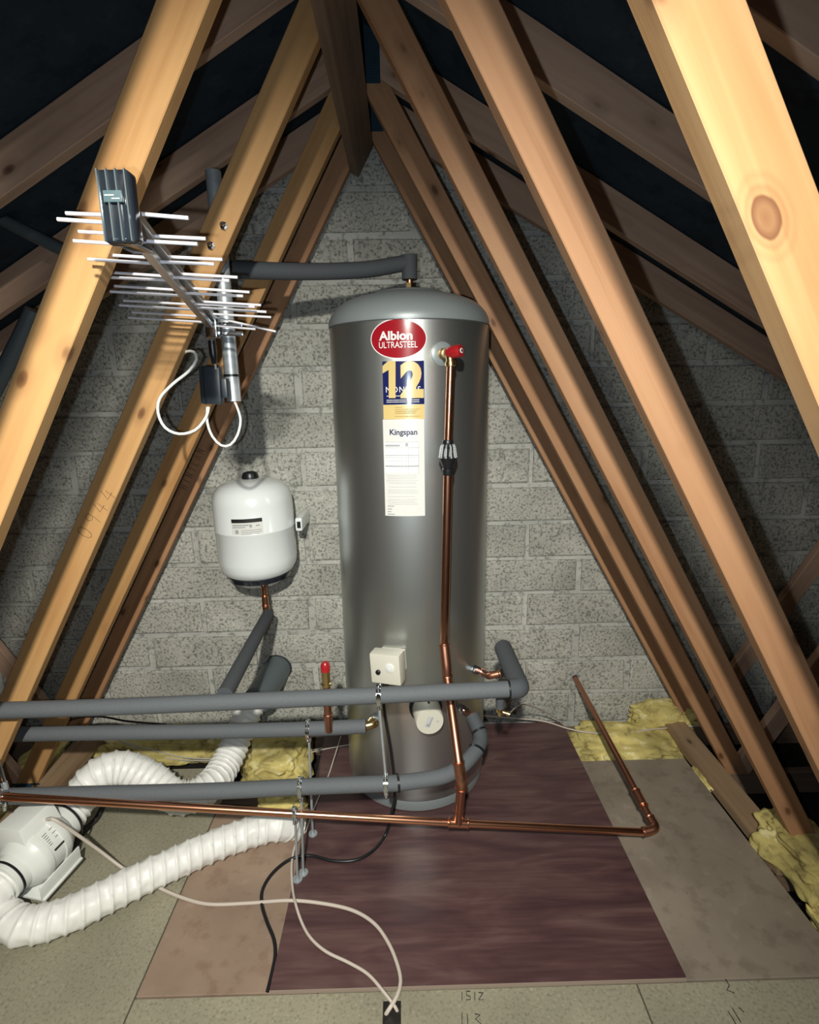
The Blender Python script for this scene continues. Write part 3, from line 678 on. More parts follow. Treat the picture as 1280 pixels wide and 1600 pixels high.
# connection to the cylinder at the upper right
v0p, v0z = tank_uv(741, 1046)
v0 = on_tank(v0p, v0z, 0); nv0 = Vector((math.sin(v0p), -math.cos(v0p), 0))
j0 = v0 + nv0*0.035; j1 = at(764, 1056, 1.66); j2 = at(782, 1052, 1.655)
cv = MB(); cv.lathe([(0.017, 0), (0.017, 0.010), (0.013, 0.012), (0.013, 0.022), (0.016, 0.024), (0.016, 0.036), (0.012, 0.038)], v0, (j1-v0), 8)
cv.build('valve', 'chrome', pA_, smooth=False)
cf = MB(); fitting(cf, bend_path([j0, j1, j2], 0.012, 5), 0.0125); cf.build('copper_elbow', 'copper_dull', pA_)
# drain cock hanging under the right end
g0 = at(782, 1080, 1.45); g1 = Vector((g0.x, g0.y, g0.z-0.055))
MB().tube([g0, g1], 0.013, 14).build('stub_lagging', 'foam_dark', pA_)
dc = MB(); dc.lathe([(0.009, 0), (0.011, 0.004), (0.011, 0.014), (0.006, 0.016), (0.006, 0.026)], g1, (0, 0, -1), 12); dc.lathe([(0.006, 0), (0.006, 0.02), (0.008, 0.021), (0.008, 0.03)], g1-Vector((0, 0, .012)), (1, -0.3, -0.2), 10)
dc.build('drain_cock', 'brass', pA_)

# middle run
B2 = [at(-10, 1148, 1.595), at(160, 1145, 1.593), at(320, 1143, 1.592), at(480, 1139, 1.592), at(572, 1134.5, 1.59)]
pB = thing('insulated_pipe', 'grey foam-lagged pipe, middle of the three, ending in a brass elbow at the cylinder', 'pipe', B2[2], 'lagged pipes')
MB().tube(smooth_path(B2, 0.03), FR, 20).build('pipe_lagging', 'foam', pB)
w0p, w0z = tank_uv(587, 1123); w0 = on_tank(w0p, w0z, 0.0); nw = Vector((math.sin(w0p), -math.cos(w0p), 0))
bq = MB(); fitting(bq, bend_path([B2[-1] - Vector((0.004, 0, 0)), B2[-1]+Vector((0.03, 0.004, 0.006)), w0 + nw*0.02], 0.02, 6), 0.0145)
bq.build('brass_elbow', 'brass', pB)
MB().lathe([(0.021, 0), (0.021, 0.012), (0.017, 0.014), (0.017, 0.028)], w0, nw, 6).build('connector_nut', 'zinc', pB, smooth=False)
# red-capped shock arrestor standing on the middle run
a0 = at(514, 1136, 1.572); a0 = Vector((a0.x, a0.y-0.004, a0.z)); ax = Vector((0, 0, 1))
av = thing('red_capped_vessel', 'small copper and brass arrestor with red cap standing on the middle lagged pipe', 'pipe fitting', a0)
q = MB(); q.lathe([(0.0125, -0.012), (0.0125, 0.03), (0.0145, 0.031), (0.0145, 0.05), (0.0125, 0.052), (0.0125, 0.09), (0.0145, 0.091), (0.0145, 0.115), (0.0125, 0.117), (0.0125, 0.15)], a0, ax, 20); q.build('copper_stem', 'copper_dull', av)
MB().lathe([(0.012, 0.15), (0.016, 0.153), (0.016, 0.162), (0.0135, 0.164), (0.0135, 0.21)], a0, ax, 20).build('brass_body', 'brass', av)
MB().lathe([(0.0148, 0.205), (0.0150, 0.220), (0.0135, 0.229), (0.0095, 0.235), (0.0, 0.2375)], a0, ax, 20).build('cap', 'red', av)

# lower run, curling up to the cylinder on the right
C3 = [at(-60, 1247, 1.425), at(60, 1243, 1.425), at(320, 1236.5, 1.422), at(470, 1229.5, 1.42), at(622, 1223.5, 1.418)]
pC = thing('insulated_pipe', 'grey foam-lagged pipe, lowest of the three, curling up round the cylinder on the right', 'pipe', C3[2], 'lagged pipes')
MB().tube(smooth_path(C3, 0.03), FR, 20).build('pipe_lagging', 'foam', pC)
C4 = [C3[-1], at(665, 1218, 1.43), at(700, 1210, 1.45), at(726, 1193, 1.49), at(745, 1172, 1.545)]
MB().tube(smooth_path(C4, 0.015), FR*0.985, 20).build('pipe_lagging', 'foam', pC)
C5 = [C4[-1], at(751, 1157, 1.575), at(749, 1142, 1.60), at(738, 1118, 1.64)]
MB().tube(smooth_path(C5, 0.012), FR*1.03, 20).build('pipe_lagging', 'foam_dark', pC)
for p, d in ((C3[-1], C4[1]-C3[-1]), (C4[-1], C5[1]-C4[-1]), (C5[2], C5[3]-C5[2])):
    MB().ring(p, d, FR+0.0018, 0.0018, 24, width=0.007).build('cable_tie', 'black', pC)
x0p, x0z = tank_uv(722, 1108); x0 = on_tank(x0p, x0z, 0); x1 = C5[-1]
MB().lathe([(0.015, 0), (0.015, 0.012), (0.011, 0.014), (0.011, 0.03), (0.014, 0.031), (0.014, 0.05)], x0, x1-x0, 8).build('connector', 'chrome', pC, smooth=False)
MB().tube([x0, x1], 0.010, 12).build('copper_tail', 'copper_dull', pC)

# top vent pipe from the dome to the mast
D = [at(310, 421.5, 1.735), at(358, 421.5, 1.765), at(480, 424.5, 1.85), at(570, 421.5, 1.915), at(622, 413, 1.955), at(638, 411, 1.962)]
pD = thing('insulated_pipe', 'dark grey foam-lagged pipe leaving the top of the cylinder towards the mast', 'pipe', D[-1], 'lagged pipes')
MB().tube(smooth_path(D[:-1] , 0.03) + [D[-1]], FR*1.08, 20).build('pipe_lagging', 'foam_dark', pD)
e0 = D[-1] + Vector((0.004, 0, FR*1.05)); MB().lathe([(FR*1.1, -0.078), (FR*1.14, -0.001), (FR*1.0, 0.0)], e0, (0, 0, 1), 22).build('elbow_lagging', 'foam_dark', pD)
hz = ZS+0.112
MB().lathe([(0.018, hz-1.85), (0.018, hz-1.85+0.012), (0.014, hz-1.85+0.014), (0.014, hz-1.85+0.03)], (e0.x, e0.y, 1.85), (0, 0, 1), 6).build('connector_nut', 'brass', pD, smooth=False)
MB().tube([(e0.x, e0.y, hz), (e0.x, e0.y, e0.z-0.05)], 0.0115, 14).build('copper_tail', 'copper_dull', pD)

# copper discharge pipe: horizontal run, elbow and length to the wall, tee and riser
CR = 0.0115
K0, K1, K2 = at(-60, 1241, 1.378), at(716, 1286, 1.435), at(1010, 1300.5, 1.478)
cu = thing('copper_discharge_pipe', 'copper pipe crossing the whole scene low down with a riser up the cylinder', 'pipe', K1)
MB().tube([K0, K1, K2], CR, 18).build('pipe', 'copper', cu)
E0 = at(1025, 1295, 1.482); Wp = at(898, 1057, 2.295); dW = (Wp-E0).normalized(); E1 = E0 + dW*0.045
q = MB(); fitting(q, bend_path([K2 - (K2-K1).normalized()*0.012, E0 + Vector((.004, 0, 0)), E1], 0.02, 7), CR+0.003); q.build('elbow', 'copper_dull', cu)
MB().tube([E0 + dW*0.03, Wp], CR, 18).build('pipe', 'copper_dull', cu)
q = MB(); fitting(q, [E0 + dW*0.085, E0 + dW*0.155], CR+0.003); q.build('coupling', 'copper_dull', cu)
MB().ring(Wp - dW*0.006, dW, CR+0.006, 0.0045, 20, 8).build('wall_collar', 'zinc', cu)
# tee
ux = (K2-K1).normalized(); q = MB(); fitting(q, [K1-ux*0.034, K1+ux*0.034], CR+0.003); T1_ = K1+Vector((0.002, 0.0, 0.05)); fitting(q, [K1, T1_], CR+0.0028); q.build('tee', 'copper', cu)
# riser
R0 = T1_; R1a = at(721, 1226, 1.385); R2a = at(717, 1192, 1.395); R3a = at(698, 1052, 1.575); R4a = at(694, 1012, 1.60); R5a = at(700, 742, 1.615)
BR = 0.0140
MB().tube(bend_path([K1, R1a, R2a], 0.02, 4), BR, 18).build('riser_pipe', 'copper_dull', cu)
q = MB(); fitting(q, bend_path([at(721, 1232, 1.39), R1a + Vector((0, 0, .012)), at(716, 1188, 1.405)], 0.018, 5), BR+0.0028); q.build('bend', 'copper_dull', cu)
MB().tube([R2a, R3a], BR, 18).build('riser_pipe', 'copper_dull', cu)
q = MB(); fitting(q, bend_path([at(699, 1058, 1.57), R3a + Vector((0, 0, .02)), at(694, 1006, 1.60)], 0.03, 5), BR+0.0028); q.build('bend', 'copper_dull', cu)
MB().tube([R4a, R5a], BR, 18).build('riser_pipe', 'copper', cu)
# tundish
td = thing('tundish', 'black tundish with clear ribbed upper half in the copper riser', 'tundish', R5a)
za = Vector((0, 0, 1)); t0 = at(700, 740, 1.615)
hh = (at(700, 687, 1.615)-t0).z
MB().lathe([(0.0165, -0.004), (0.0175, 0.0), (0.0175, 0.014), (0.0150, 0.016), (0.017, 0.020), (0.0275, 0.045), (0.0285, 0.049), (0.0, 0.049)], t0, za, 28).build('funnel', 'black', td)
q = MB()
for k in range(10):
    a = 2*math.pi*k/10; q.tube([t0+Vector((0.0265*math.cos(a), 0.0265*math.sin(a), 0.048)), t0+Vector((0.0215*math.cos(a), 0.0215*math.sin(a), 0.082)), t0+Vector((0.016*math.cos(a), 0.016*math.sin(a), hh-0.014))], 0.0026, 8)
q.build('clear_rib', 'clear', td)
MB().lathe([(0.013, hh-0.026), (0.0165, hh-0.016), (0.0165, hh-0.004), (0.0145, hh)], t0, za, 24).build('collar', 'black', td)
# upper pipe and relief valve with red cap
U0, U1 = Vector((t0.x, t0.y, t0.z+hh-0.02)), at(704.5, 566, 1.615)
up_ = MB().tube([U0, U1], CR, 18).build('upper_pipe', 'copper', cu)
rv0p, rv0z = tank_uv(691, 553); rv0 = on_tank(rv0p, rv0z, 0); nr = Vector((math.sin(rv0p), -math.cos(rv0p), 0))
rv = thing('relief_valve', 'brass relief valve with red cap on the upper right of the cylinder', 'valve', rv0)
MB().lathe([(0.036, -0.003), (0.036, 0.003), (0.028, 0.007), (0.02, 0.008)], rv0, nr, 32).build('boss', 'tank_cap', rv)
bc = at(703.5, 551, 1.615)
MB().lathe([(0.012, 0), (0.0165, 0.002), (0.0165, 0.018), (0.0125, 0.020), (0.0125, 0.05), (0.016, 0.052), (0.016, 0.075)], rv0, bc-rv0, 12).build('brass_body', 'brass', rv)
cdir = Vector((0.80, -0.58, 0.10)).normalized()
MB().lathe([(0.0145, -0.008), (0.0165, 0.0), (0.0185, 0.004), (0.0185, 0.03), (0.0165, 0.036), (0.0, 0.037)], bc, cdir, 24).build('red_cap', 'red', rv)
MB().lathe([(0.0075, 0.0375), (0.0075, 0.0385), (0.0045, 0.0386), (0.0045, 0.039)], bc, cdir, 18).build('cap_ring', 'print_white', rv)
MB().lathe([(0.0042, 0.0388), (0.0042, 0.0396)], bc, cdir, 14).build('cap_hole', 'black', rv)
MB().lathe([(0.013, 0), (0.0155, 0.002), (0.0155, 0.014), (0.0125, 0.016), (0.0125, 0.035)], U1 - Vector((0, 0, 0.012)), bc-U1, 16).build('compression_nut', 'brass', rv)

# ------------------------------------------------------------------ pipe brackets on threaded rod
def bracket(label, rings, rod, foot=False):
    t = thing('pipe_bracket', label, 'pipe bracket', rod[1], 'chrome pipe brackets')
    for c, axis, R in rings:
        axis = Vector(axis).normalized()
        MB().ring(c, axis, R+0.0025, 0.0018, 28, width=0.013).build('ring', 'chrome', t)
        q = MB()
        for sgn in (-1, 1): q.box(Vector(c)+Vector((0, -0.004, sgn*(R+0.008))), (0.013, 0.012, 0.010)); q.lathe([(0.0042, -0.002), (0.0042, 0.012), (0.003, 0.014)], Vector(c)+Vector((0, -0.010, sgn*(R+0.006))), (0, -1, 0), 10)
        q.box(Vector(c)+Vector((0, -(R+0.003), 0)), (0.011, 0.004, R*1.6))
        q.build('screw_lug', 'chrome', t, bevel=0.001)
    MB().tube([rod[0], rod[1]], 0.0042, 12).build('rod', 'zinc', t)
    q = MB(); q.lathe([(0.0075, 0), (0.0075, 0.014), (0.005, 0.016)], Vector(rod[0]) - Vector((0, 0, 0.014)), (0, 0, 1), 8); q.build('nut', 'chrome', t, smooth=False)
    if foot:
        MB().lathe([(0.016, 0), (0.016, 0.003), (0.006, 0.004), (0.006, 0.014)], Vector(rod[1]), (0, 0, 1), 16).build('foot_plate', 'zinc', t)
c = at(592, 1086, 1.408); d = at(603, 1224.5, 1.418)
bracket('chrome bracket whose rod links the upper and lower lagged pipes', [(c, (1, 0, 0.02), FR), (d, (1, 0, 0), FR)], [c - Vector((0, 0, FR+.008)), d + Vector((0, 0, FR+.008))])
c = at(482, 1139, 1.592); f_ = Vector((c.x, c.y, 0.0)); f_ = fl(489, 1303, 0.0)
bracket('chrome bracket holding the middle lagged pipe up from the floor', [(c, (1, 0, 0), FR)], [c - Vector((0, 0, FR+.008)), f_], True)
c = at(461, 1270.8, 1.4165); f_ = fl(465, 1374, 0)
bracket('chrome bracket holding the copper pipe beside the end of the duct', [(c, (1, 0, -0.05), CR)], [c - Vector((0, 0, CR+.008)), f_], True)
c = at(470, 1229.5, 1.42); f_ = fl(474, 1364, 0)
bracket('chrome bracket holding the lowest lagged pipe just behind the copper pipe', [(c, (1, 0, 0), FR)], [c - Vector((0, 0, FR+.008)), f_], True)
c = at(3, 1244.7, 1.3825); f_ = c - Vector((0, 0, 0.048))
bracket('chrome bracket on the copper pipe at the left edge', [(c, (1, 0, -0.05), CR)], [c - Vector((0, 0, CR+.008)), f_])
t = thing('steel_rod', 'short bright steel rod leaning at the left edge above the copper pipe', 'rod', at(10, 1232, 1.42))
MB().tube([at(-16, 1150, 1.45), at(9, 1233, 1.43)], 0.007, 12).build('rod', 'chrome', t)
MB().tube([at(6, 1222, 1.432), at(9.5, 1235, 1.4295)], 0.009, 6).build('nut', 'zinc', t, smooth=False)

# ------------------------------------------------------------------ expansion vessel
vx, vy = -0.598, 2.125
zt, zb = 1.194, 0.785
ev = thing('expansion_vessel', 'white enamelled expansion vessel hung on the block wall', 'expansion vessel', (vx, vy, zb))
tilt = Matrix.Rotation(math.radians(-1.2), 3, 'Y'); axv = tilt @ Vector((0, 0, 1)); ov = Vector((vx+0.003, vy, zb))
VR = 0.156
hh = zt - zb
prof = [(0.075, 0.004), (0.115, 0.012), (0.138, 0.028), (0.151, 0.052), (VR, 0.085), (VR, 0.205), (VR+0.0015, 0.207), (VR+0.0015, 0.213), (VR, 0.215), (VR, hh-0.10), (0.153, hh-0.075), (0.143, hh-0.048), (0.122, hh-0.026), (0.09, hh-0.012), (0.04, hh-0.005), (0.0, hh-0.003)]
MB().lathe(prof, ov, axv, 72).build('shell', 'white_enamel', ev, angle=60)
MB().lathe([(0.032, hh-0.010), (0.033, hh+0.004), (0.027, hh+0.018), (0.015, hh+0.022), (0.0, hh+0.022)], ov, axv, 28).build('top_cap', 'black', ev)
MB().lathe([(0.05, -0.030), (0.085, -0.027), (0.122, -0.004), (0.126, 0.014), (0.11, 0.02)], ov, axv, 40).build('base_cap', 'black_gloss', ev)
br_c = Vector((vx+0.178, vy+0.03, zb+0.215))
q = MB(); q.box(br_c+Vector((0.0, 0.05, 0)), (0.03, 0.20, 0.056)); q.build('wall_bracket', 'white_enamel', ev, bevel=0.010)
MB().box(br_c + Vector((0.001, -0.052, 0)), (0.014, 0.004, 0.026)).build('bracket_slot', 'black', ev, smooth=False)
# label wrapped on the shell
def vessel_patch(xa, xb, ya, yb, name, mat, parent, off):
    def uv(px, py):
        q = cam_ray(px, py); a = q.x*q.x+q.y*q.y; b = -2*(q.x*ov.x+q.y*ov.y); c = ov.x**2+ov.y**2-VR*VR
        tt = (-b-math.sqrt(b*b-4*a*c))/(2*a); p = q*tt; return math.atan2(p.x-ov.x, -(p.y-ov.y)), p.z+EYE
    a0, _ = uv(xa, (ya+yb)/2); a1, _ = uv(xb, (ya+yb)/2); _, z1 = uv((xa+xb)/2, ya); _, z0 = uv((xa+xb)/2, yb); vs, fs = [], []
    for i in range(9):
        a = a0+(a1-a0)*i/8; r = VR+off
        for z in (z0, z1): p = ov + (tilt @ Vector((r*math.sin(a), -r*math.cos(a), z-zb))); vs.append(p)
    for i in range(8): fs.append((2*i, 2*i+2, 2*i+3, 2*i+1))
    me = bpy.data.meshes.new(name); me.from_pydata([tuple(v) for v in vs], [], fs); me.polygons.foreach_set('use_smooth', [True]*8)
    return obj(name, me, mat, parent)
lab = vessel_patch(364, 413, 811, 836, 'label', 'sticker_white', ev, 0.0010)
vessel_patch(364, 412, 811, 817, 'label_header', 'print_black', lab, 0.0014)
for (a, b_, y0, y1) in [(366, 391, 820, 822), (366, 386, 823.5, 825), (392, 396, 819.5, 824.5), (402, 408, 820, 822), (370, 375, 828, 834), (379, 411, 828, 829), (379, 411, 831, 832), (379, 408, 834, 835)]:
    vessel_patch(a, b_, y0, y1, 'label_print', 'print_grey', lab, 0.0014)
# copper tail and elbow into the lagged branch
ct = thing('copper_tail_pipe', 'short copper tail with elbow under the white expansion vessel', 'pipe', B[0])
q = MB(); tp = ov + axv*(-0.014) + Vector((0.012, 0, 0)); MB().tube([tp, at(415, 948, 2.115)], 0.0115, 16).build('pipe', 'copper', ct)
q = MB(); fitting(q, [at(414, 930, 2.118), at(415, 948, 2.115)], 0.0142); fitting(q, bend_path([at(415, 944, 2.115), at(417, 960, 2.112), B[0] + (B[1]-B[0]).normalized()*0.01], 0.012, 5), 0.0150); q.build('elbow', 'copper', ct)

# ------------------------------------------------------------------ flexible ducts and fan
def corrugated(P, R, pitch, depth, seg=36, per=12, seed=0, wr=0.0015):
    path = smooth_path(P, 0.008); L = [0]
    for a, b in zip(path, path[1:]): L.append(L[-1] + (b-a).length)
    n = int(L[-1]/pitch*per); pts = []; j = 0
    for i in range(n+1):
        s = L[-1]*i/n
        while j < len(L)-2 and L[j+1] < s: j += 1
        t = (s-L[j])/max(1e-9, L[j+1]-L[j]); pts.append(path[j].lerp(path[j+1], t))
    # smooth the frame
    fr = frames(pts); v, f = [], []
    for i, (p, (t, a, b)) in enumerate(zip(pts, fr)):
        s = L[-1]*i/n
        for k in range(seg):
            th = 2*math.pi*k/seg; ph = (s/pitch + k/seg) % 1.0
            rr = R - depth*(1-math.exp(-(min(ph, 1-ph)/0.10)**2))*(0.7+0.3*math.sin(math.pi*ph))
            d = a*math.cos(th)+b*math.sin(th)
            w_ = noise.noise(Vector((s*38, math.cos(th)*2.2+seed, math.sin(th)*2.2)))*wr*2
            v.append(p + d*(rr + w_*(1-abs(2*ph-1)**8)))
    for i in range(n):
        for k in range(seg): f.append((i*seg+k, i*seg+(k+1) % seg, (i+1)*seg+(k+1) % seg, (i+1)*seg+k))
    f.append(tuple(range(seg))); f.append(tuple(n*seg+k for k in range(seg)))
    return mesh_of('duct', v, f, True, 75)
DR, DR1 = 0.053, 0.062
FA, FB = at(9, 1375, 1.335), at(101, 1283, 1.545)      # fan axis: near (lower) and far ends
fd = (FB-FA).normalized()
p1 = [FB, at(121, 1254, 1.60), at(150, 1213, 1.65), at(190, 1200, 1.69), at(235, 1217, 1.70), at(280, 1246, 1.70), at(325, 1231, 1.76), at(352, 1195, 1.88), at(372, 1150, 1.985), at(392, 1103, 2.075)]
d1 = tag(obj('flexible_duct', corrugated(p1, DR1, 0.026, 0.0065, seed=3), 'duct'), 'white flexible duct arching from the fan to the grey wall sleeve', 'duct', 'white flexible ducts')
zf = 0.046
p2 = [FA, FA - fd*0.04 + Vector((0, 0, -.012)), fl(-4, 1425, 0.062), fl(30, 1446, 0.052), fl(75, 1440, zf), fl(120, 1424, zf), fl(180, 1393, zf), fl(250, 1359, zf), fl(330, 1323, zf), fl(400, 1298, zf), fl(440, 1290, 0.04), fl(462, 1290, 0.0)]
d2 = tag(obj('flexible_duct', corrugated(p2, DR, 0.037, 0.006, seed=9, wr=0.0022), 'duct'), 'white flexible duct lying across the floor in front of the fan', 'duct', 'white flexible ducts')
# grey sleeve through the wall
s0, s1 = at(436, 1040, 2.31), at(403, 1094, 2.07)
sl = thing('wall_sleeve', 'grey plastic sleeve slanting out of the block wall above the duct', 'pipe', s0)
q = MB(); q.tube([s0, s1], 0.062, 36); q.build('tube', 'pvc_grey', sl)
MB().ring(s0 - (s0-s1).normalized()*0.012, s0-s1, 0.0635, 0.003, 36, 8).build('rim', 'rubber', sl)
# fan
fan = thing('inline_fan', 'white inline duct fan with terminal box on the floor at the left', 'fan', (FA+FB)/2 - Vector((0, 0, .1)))
fu = Vector((0, 0, 1)); fs_ = fd.cross(fu).normalized()      # to the right of travel
FL = (FB-FA).length
MB().lathe([(0.060, -0.012), (0.062, 0.030), (0.070, 0.034), (0.088, 0.062), (0.090, 0.066), (0.090, 0.085)], FA, fd, 48).build('inlet_cone', 'white_plastic', fan)
MB().lathe([(0.0865, 0.085), (0.0865, FL-0.085)], FA, fd, 48).build('motor_housing', 'white_plastic', fan)
MB().lathe([(0.090, FL-0.085), (0.090, FL-0.066), (0.088, FL-0.062), (0.070, FL-0.034), (0.062, FL-0.03), (0.060, FL+0.012)], FA, fd, 48).build('outlet_cone', 'white_plastic', fan)
for h in (0.0, FL):
    MB().ring(FA+fd*(h + (0.004 if h == 0 else -0.004)), fd, (DR if h == 0 else DR1)+0.0085, 0.0022, 40, width=0.006).build('cable_tie', 'black', fan)
mid = FA + fd*(FL*0.5); Rf = oriented(mid, fs_, fd, fu)
# terminal box: wedge on top-left of the housing
q = MB(); tbc = mid + fu*0.088 - fs_*0.016 + fd*0.004
vs = []
for (x, y, z) in ((-.066, -.066, -.045), (.062, -.066, -.045), (.062, .066, -.045), (-.066, .066, -.045), (-.060, -.060, .030), (.034, -.060, .036), (.034, .060, .036), (-.060, .060, .030)):
    vs.append(tbc + fs_*x + fd*y + fu*z)
q.add(vs, [(0, 3, 2, 1), (4, 5, 6, 7), (0, 1, 5, 4), (1, 2, 6, 5), (2, 3, 7, 6), (3, 0, 4, 7)]); tbx = q.build('terminal_box', 'white_plastic', fan, bevel=0.006)
# foot: curved saddle plate with flanges
q = MB(); q.box(mid - fu*0.097 , (0.17, 0.15, 0.008), Rf); q.box(mid - fu*0.075 + fs_*0.076, (0.006, 0.15, 0.048), Rf); q.box(mid - fu*0.075 - fs_*0.076, (0.006, 0.15, 0.048), Rf)
q.build('mounting_foot', 'white_plastic', fan, bevel=0.002)
# printed panel on the housing flank
rr = random.Random(5); q = MB()
def flank(a, h, off=0.0): return FA + fd*h + (fu*math.cos(a) + fs_*math.sin(a))*(0.0865+off)
for k in range(6):
    a = 0.62 + 0.085*k
    for h0 in (0.09, 0.115, 0.135):
        if rr.random() < 0.8: q.tube([flank(a, h0, .0004), flank(a, h0+rr.uniform(.008, .018), .0004)], 0.0009, 4)
q.tube([flank(1.30, 0.095, .0006), flank(1.30, 0.145, .0006)], 0.0032, 4)
q.build('fan_print', 'print_black', fan, smooth=False)

# ------------------------------------------------------------------ cables
def cable(name, label, pts, r, mat, cat='cable', step=0.012):
    o = MB().tube(smooth_path(pts, step), r, 10).build(name, mat); return tag(o, label, cat)
F = lambda x, y, z=0.0055: fl(x, y, z)
fc = tbc + fs_*0.046 + fu*0.004 + fd*0.02
cable('power_cable', 'cream cable running from the fan under the duct and looping over the plywood', [fc, fc + fs_*0.05 + fu*0.012 - fd*.01, at(150, 1325, 1.48), at(193, 1357, 1.475), F(228, 1375, 0.004), F(255, 1390, -0.006), F(292, 1405, -.006), F(330, 1413, -.006), F(390, 1411, -.004), F(450, 1407), F(500, 1411), F(550, 1422), F(585, 1443), F(608, 1475), F(622, 1510), F(626, 1535), F(620, 1557), F(606, 1580, -0.004), F(600, 1590, -0.03)], 0.0052, 'white_cable')
cable('power_cable', 'thinner cream cable curving over the plywood from the bracket rods to the cut-out', [F(476, 1300), F(462, 1320), F(456, 1350), F(457, 1385), F(462, 1412, 0.016), F(472, 1442), F(486, 1466), F(510, 1487), F(545, 1504), F(575, 1522), F(600, 1550), F(618, 1574, -0.004), F(624, 1588, -0.03)], 0.0042, 'white_cable')
cable('black_cable', 'black cable dropping from the thermostat and winding across the floor', [c1 - ez1*0.07 - ex1*0.014, at(600, 1105, 1.625), at(611, 1175, 1.63), at(617, 1235, 1.62), at(612, 1270, 1.60), F(602, 1305), F(582, 1330), F(555, 1344), F(520, 1345), F(485, 1337), F(455, 1342, 0.006), F(428, 1362, 0.004), F(411, 1388, -0.004), F(409, 1412, -0.004), F(417, 1440, -0.006), F(428, 1468, -0.006), F(430, 1493, -0.006), F(425, 1520, -0.006), F(418, 1549, -0.006)], 0.0052, 'black')
cable('thin_cable', 'thin white cable draped along the foot of the wall to the yellow insulation', [at(752, 1118, 2.20), at(800, 1122, 2.21), at(850, 1127, 2.22), F(890, 1139, 0.004), at(925, 1145, 2.13), at(975, 1146, 2.14), at(1025, 1139, 2.16), at(1095, 1134, 2.18)], 0.0036, 'white_cable')
cable('thin_cable', 'thin grey wire looping from the drain cock to the white cable', [g1 + Vector((0.02, -0.01, -0.02)), at(815, 1101, 1.75), at(842, 1108, 2.0), at(868, 1122, 2.17), at(882, 1134, 2.20)], 0.0022, 'thin_cable')
cable('thin_cable', 'upper of two thin buff cables behind the white duct', [at(195, 1160, 2.10), at(240, 1172, 2.10), at(285, 1183, 2.08), at(345, 1186, 2.08), at(420, 1183, 2.1)], 0.0030, 'thin_cable')
cable('thin_cable', 'lower of two thin buff cables behind the white duct', [at(185, 1156, 2.12), at(225, 1174, 2.11), at(270, 1186, 2.10), at(330, 1189, 2.08), at(420, 1190, 2.1), at(480, 1174, 2.12), at(548, 1160, 2.16)], 0.0030, 'thin_cable')
cable('thin_cable', 'thin pale wire crossing the plywood left of the cylinder base', [at(470, 1181, 2.05), at(500, 1172, 2.05), at(548, 1163, 2.08)], 0.0026, 'thin_cable')
cable('thin_cable', 'thin pale wire slanting down between the bracket rod and the cylinder', [at(533, 1150, 2.06), at(522, 1185, 1.95), F(512, 1215), F(494, 1255), F(478, 1300, 0.006)], 0.0024, 'thin_cable')
cable('black_cable', 'black cable arched between the upper and middle lagged pipes at the left', [at(98, 1130, 1.95), at(125, 1121, 1.95), at(160, 1120, 1.95), at(200, 1127, 1.95), at(260, 1132, 1.97)], 0.0040, 'black')
cable('black_cable', 'dark tube added for the fuzzy shadow behind the outlet of the fan', [F(160, 1262, 0.0), F(150, 1280, 0.0), F(130, 1300, 0.0), F(113, 1330, -.003)], 0.010, 'fan_shadow')  # not a cable: added dark tube painting the shadow behind the fan

# ------------------------------------------------------------------ aerial, mast and amplifier
ms = thing('aerial_mast', 'galvanised steel mast tube clamped behind the left web of the middle truss', 'mast', at(366, 626, 1.53))
m0, m1 = at(333, 268, 1.535), at(366, 627, 1.525)
MB().tube([m0, m1], 0.0195, 24).build('tube', 'zinc', ms)
q = MB(); mb_ = m1 + (m0-m1)*0.12; q.ring(mb_, m0-m1, 0.0205, 0.0012, 24, width=0.006); q.build('cable_tie', 'black', ms)
for (bx, by) in ((350, 353), (330, 384)):
    bp_ = at(bx, by, TY[2]-0.004); MB().lathe([(0.010, 0), (0.010, 0.007), (0.005, 0.008), (0.005, 0.022)], bp_ + Vector((0, 0.004, 0)), (0, -1, 0), 6).build('clamp_nut', 'chrome', ms, smooth=False)
# aerial boom runs from the cap (near) to the mast (far)
an = thing('log_periodic_aerial', 'silver log-periodic television aerial with black end cap hanging beside the left webs', 'aerial', at(328, 515, 1.40))
bA_u, bA_l = at(196, 318, 0.80), at(190, 345, 0.80)
bB_u, bB_l = at(330, 492, 1.40), at(325, 505, 1.40)
def boom_pt(lo, dep):
    a, b = (bA_l, bB_l) if lo else (bA_u, bB_u); t = (dep-0.80)/0.60; return a.lerp(b, t)
for lo in (False, True):
    a, b = boom_pt(lo, 0.78), boom_pt(lo, 1.42); dv = (b-a).normalized(); sd = dv.cross(Vector((0, 0, 1))).normalized(); uu = sd.cross(dv)
    MB().box((a+b)/2, (0.015, (b-a).length, 0.013), oriented(a, sd, dv, uu)).build('boom', 'boom_alu', an, smooth=False, bevel=0.0012)
S = 480/1280.0
def zp(x, y): return (x*S, 250 + y*S)
lefts = [((275, 222), .84, 0), ((240, 247), .80, 1), ((328, 298), .92, 0), ((307, 337), .88, 1), ((392, 392), 1.01, 0), ((367, 413), .97, 1), ((434, 467), 1.10, 0), ((418, 487), 1.06, 1), ((477, 525), 1.19, 0), ((460, 548), 1.15, 1), ((515, 586), 1.28, 0), ((498, 605), 1.24, 1), ((550, 635), 1.36, 0), ((535, 657), 1.33, 1)]
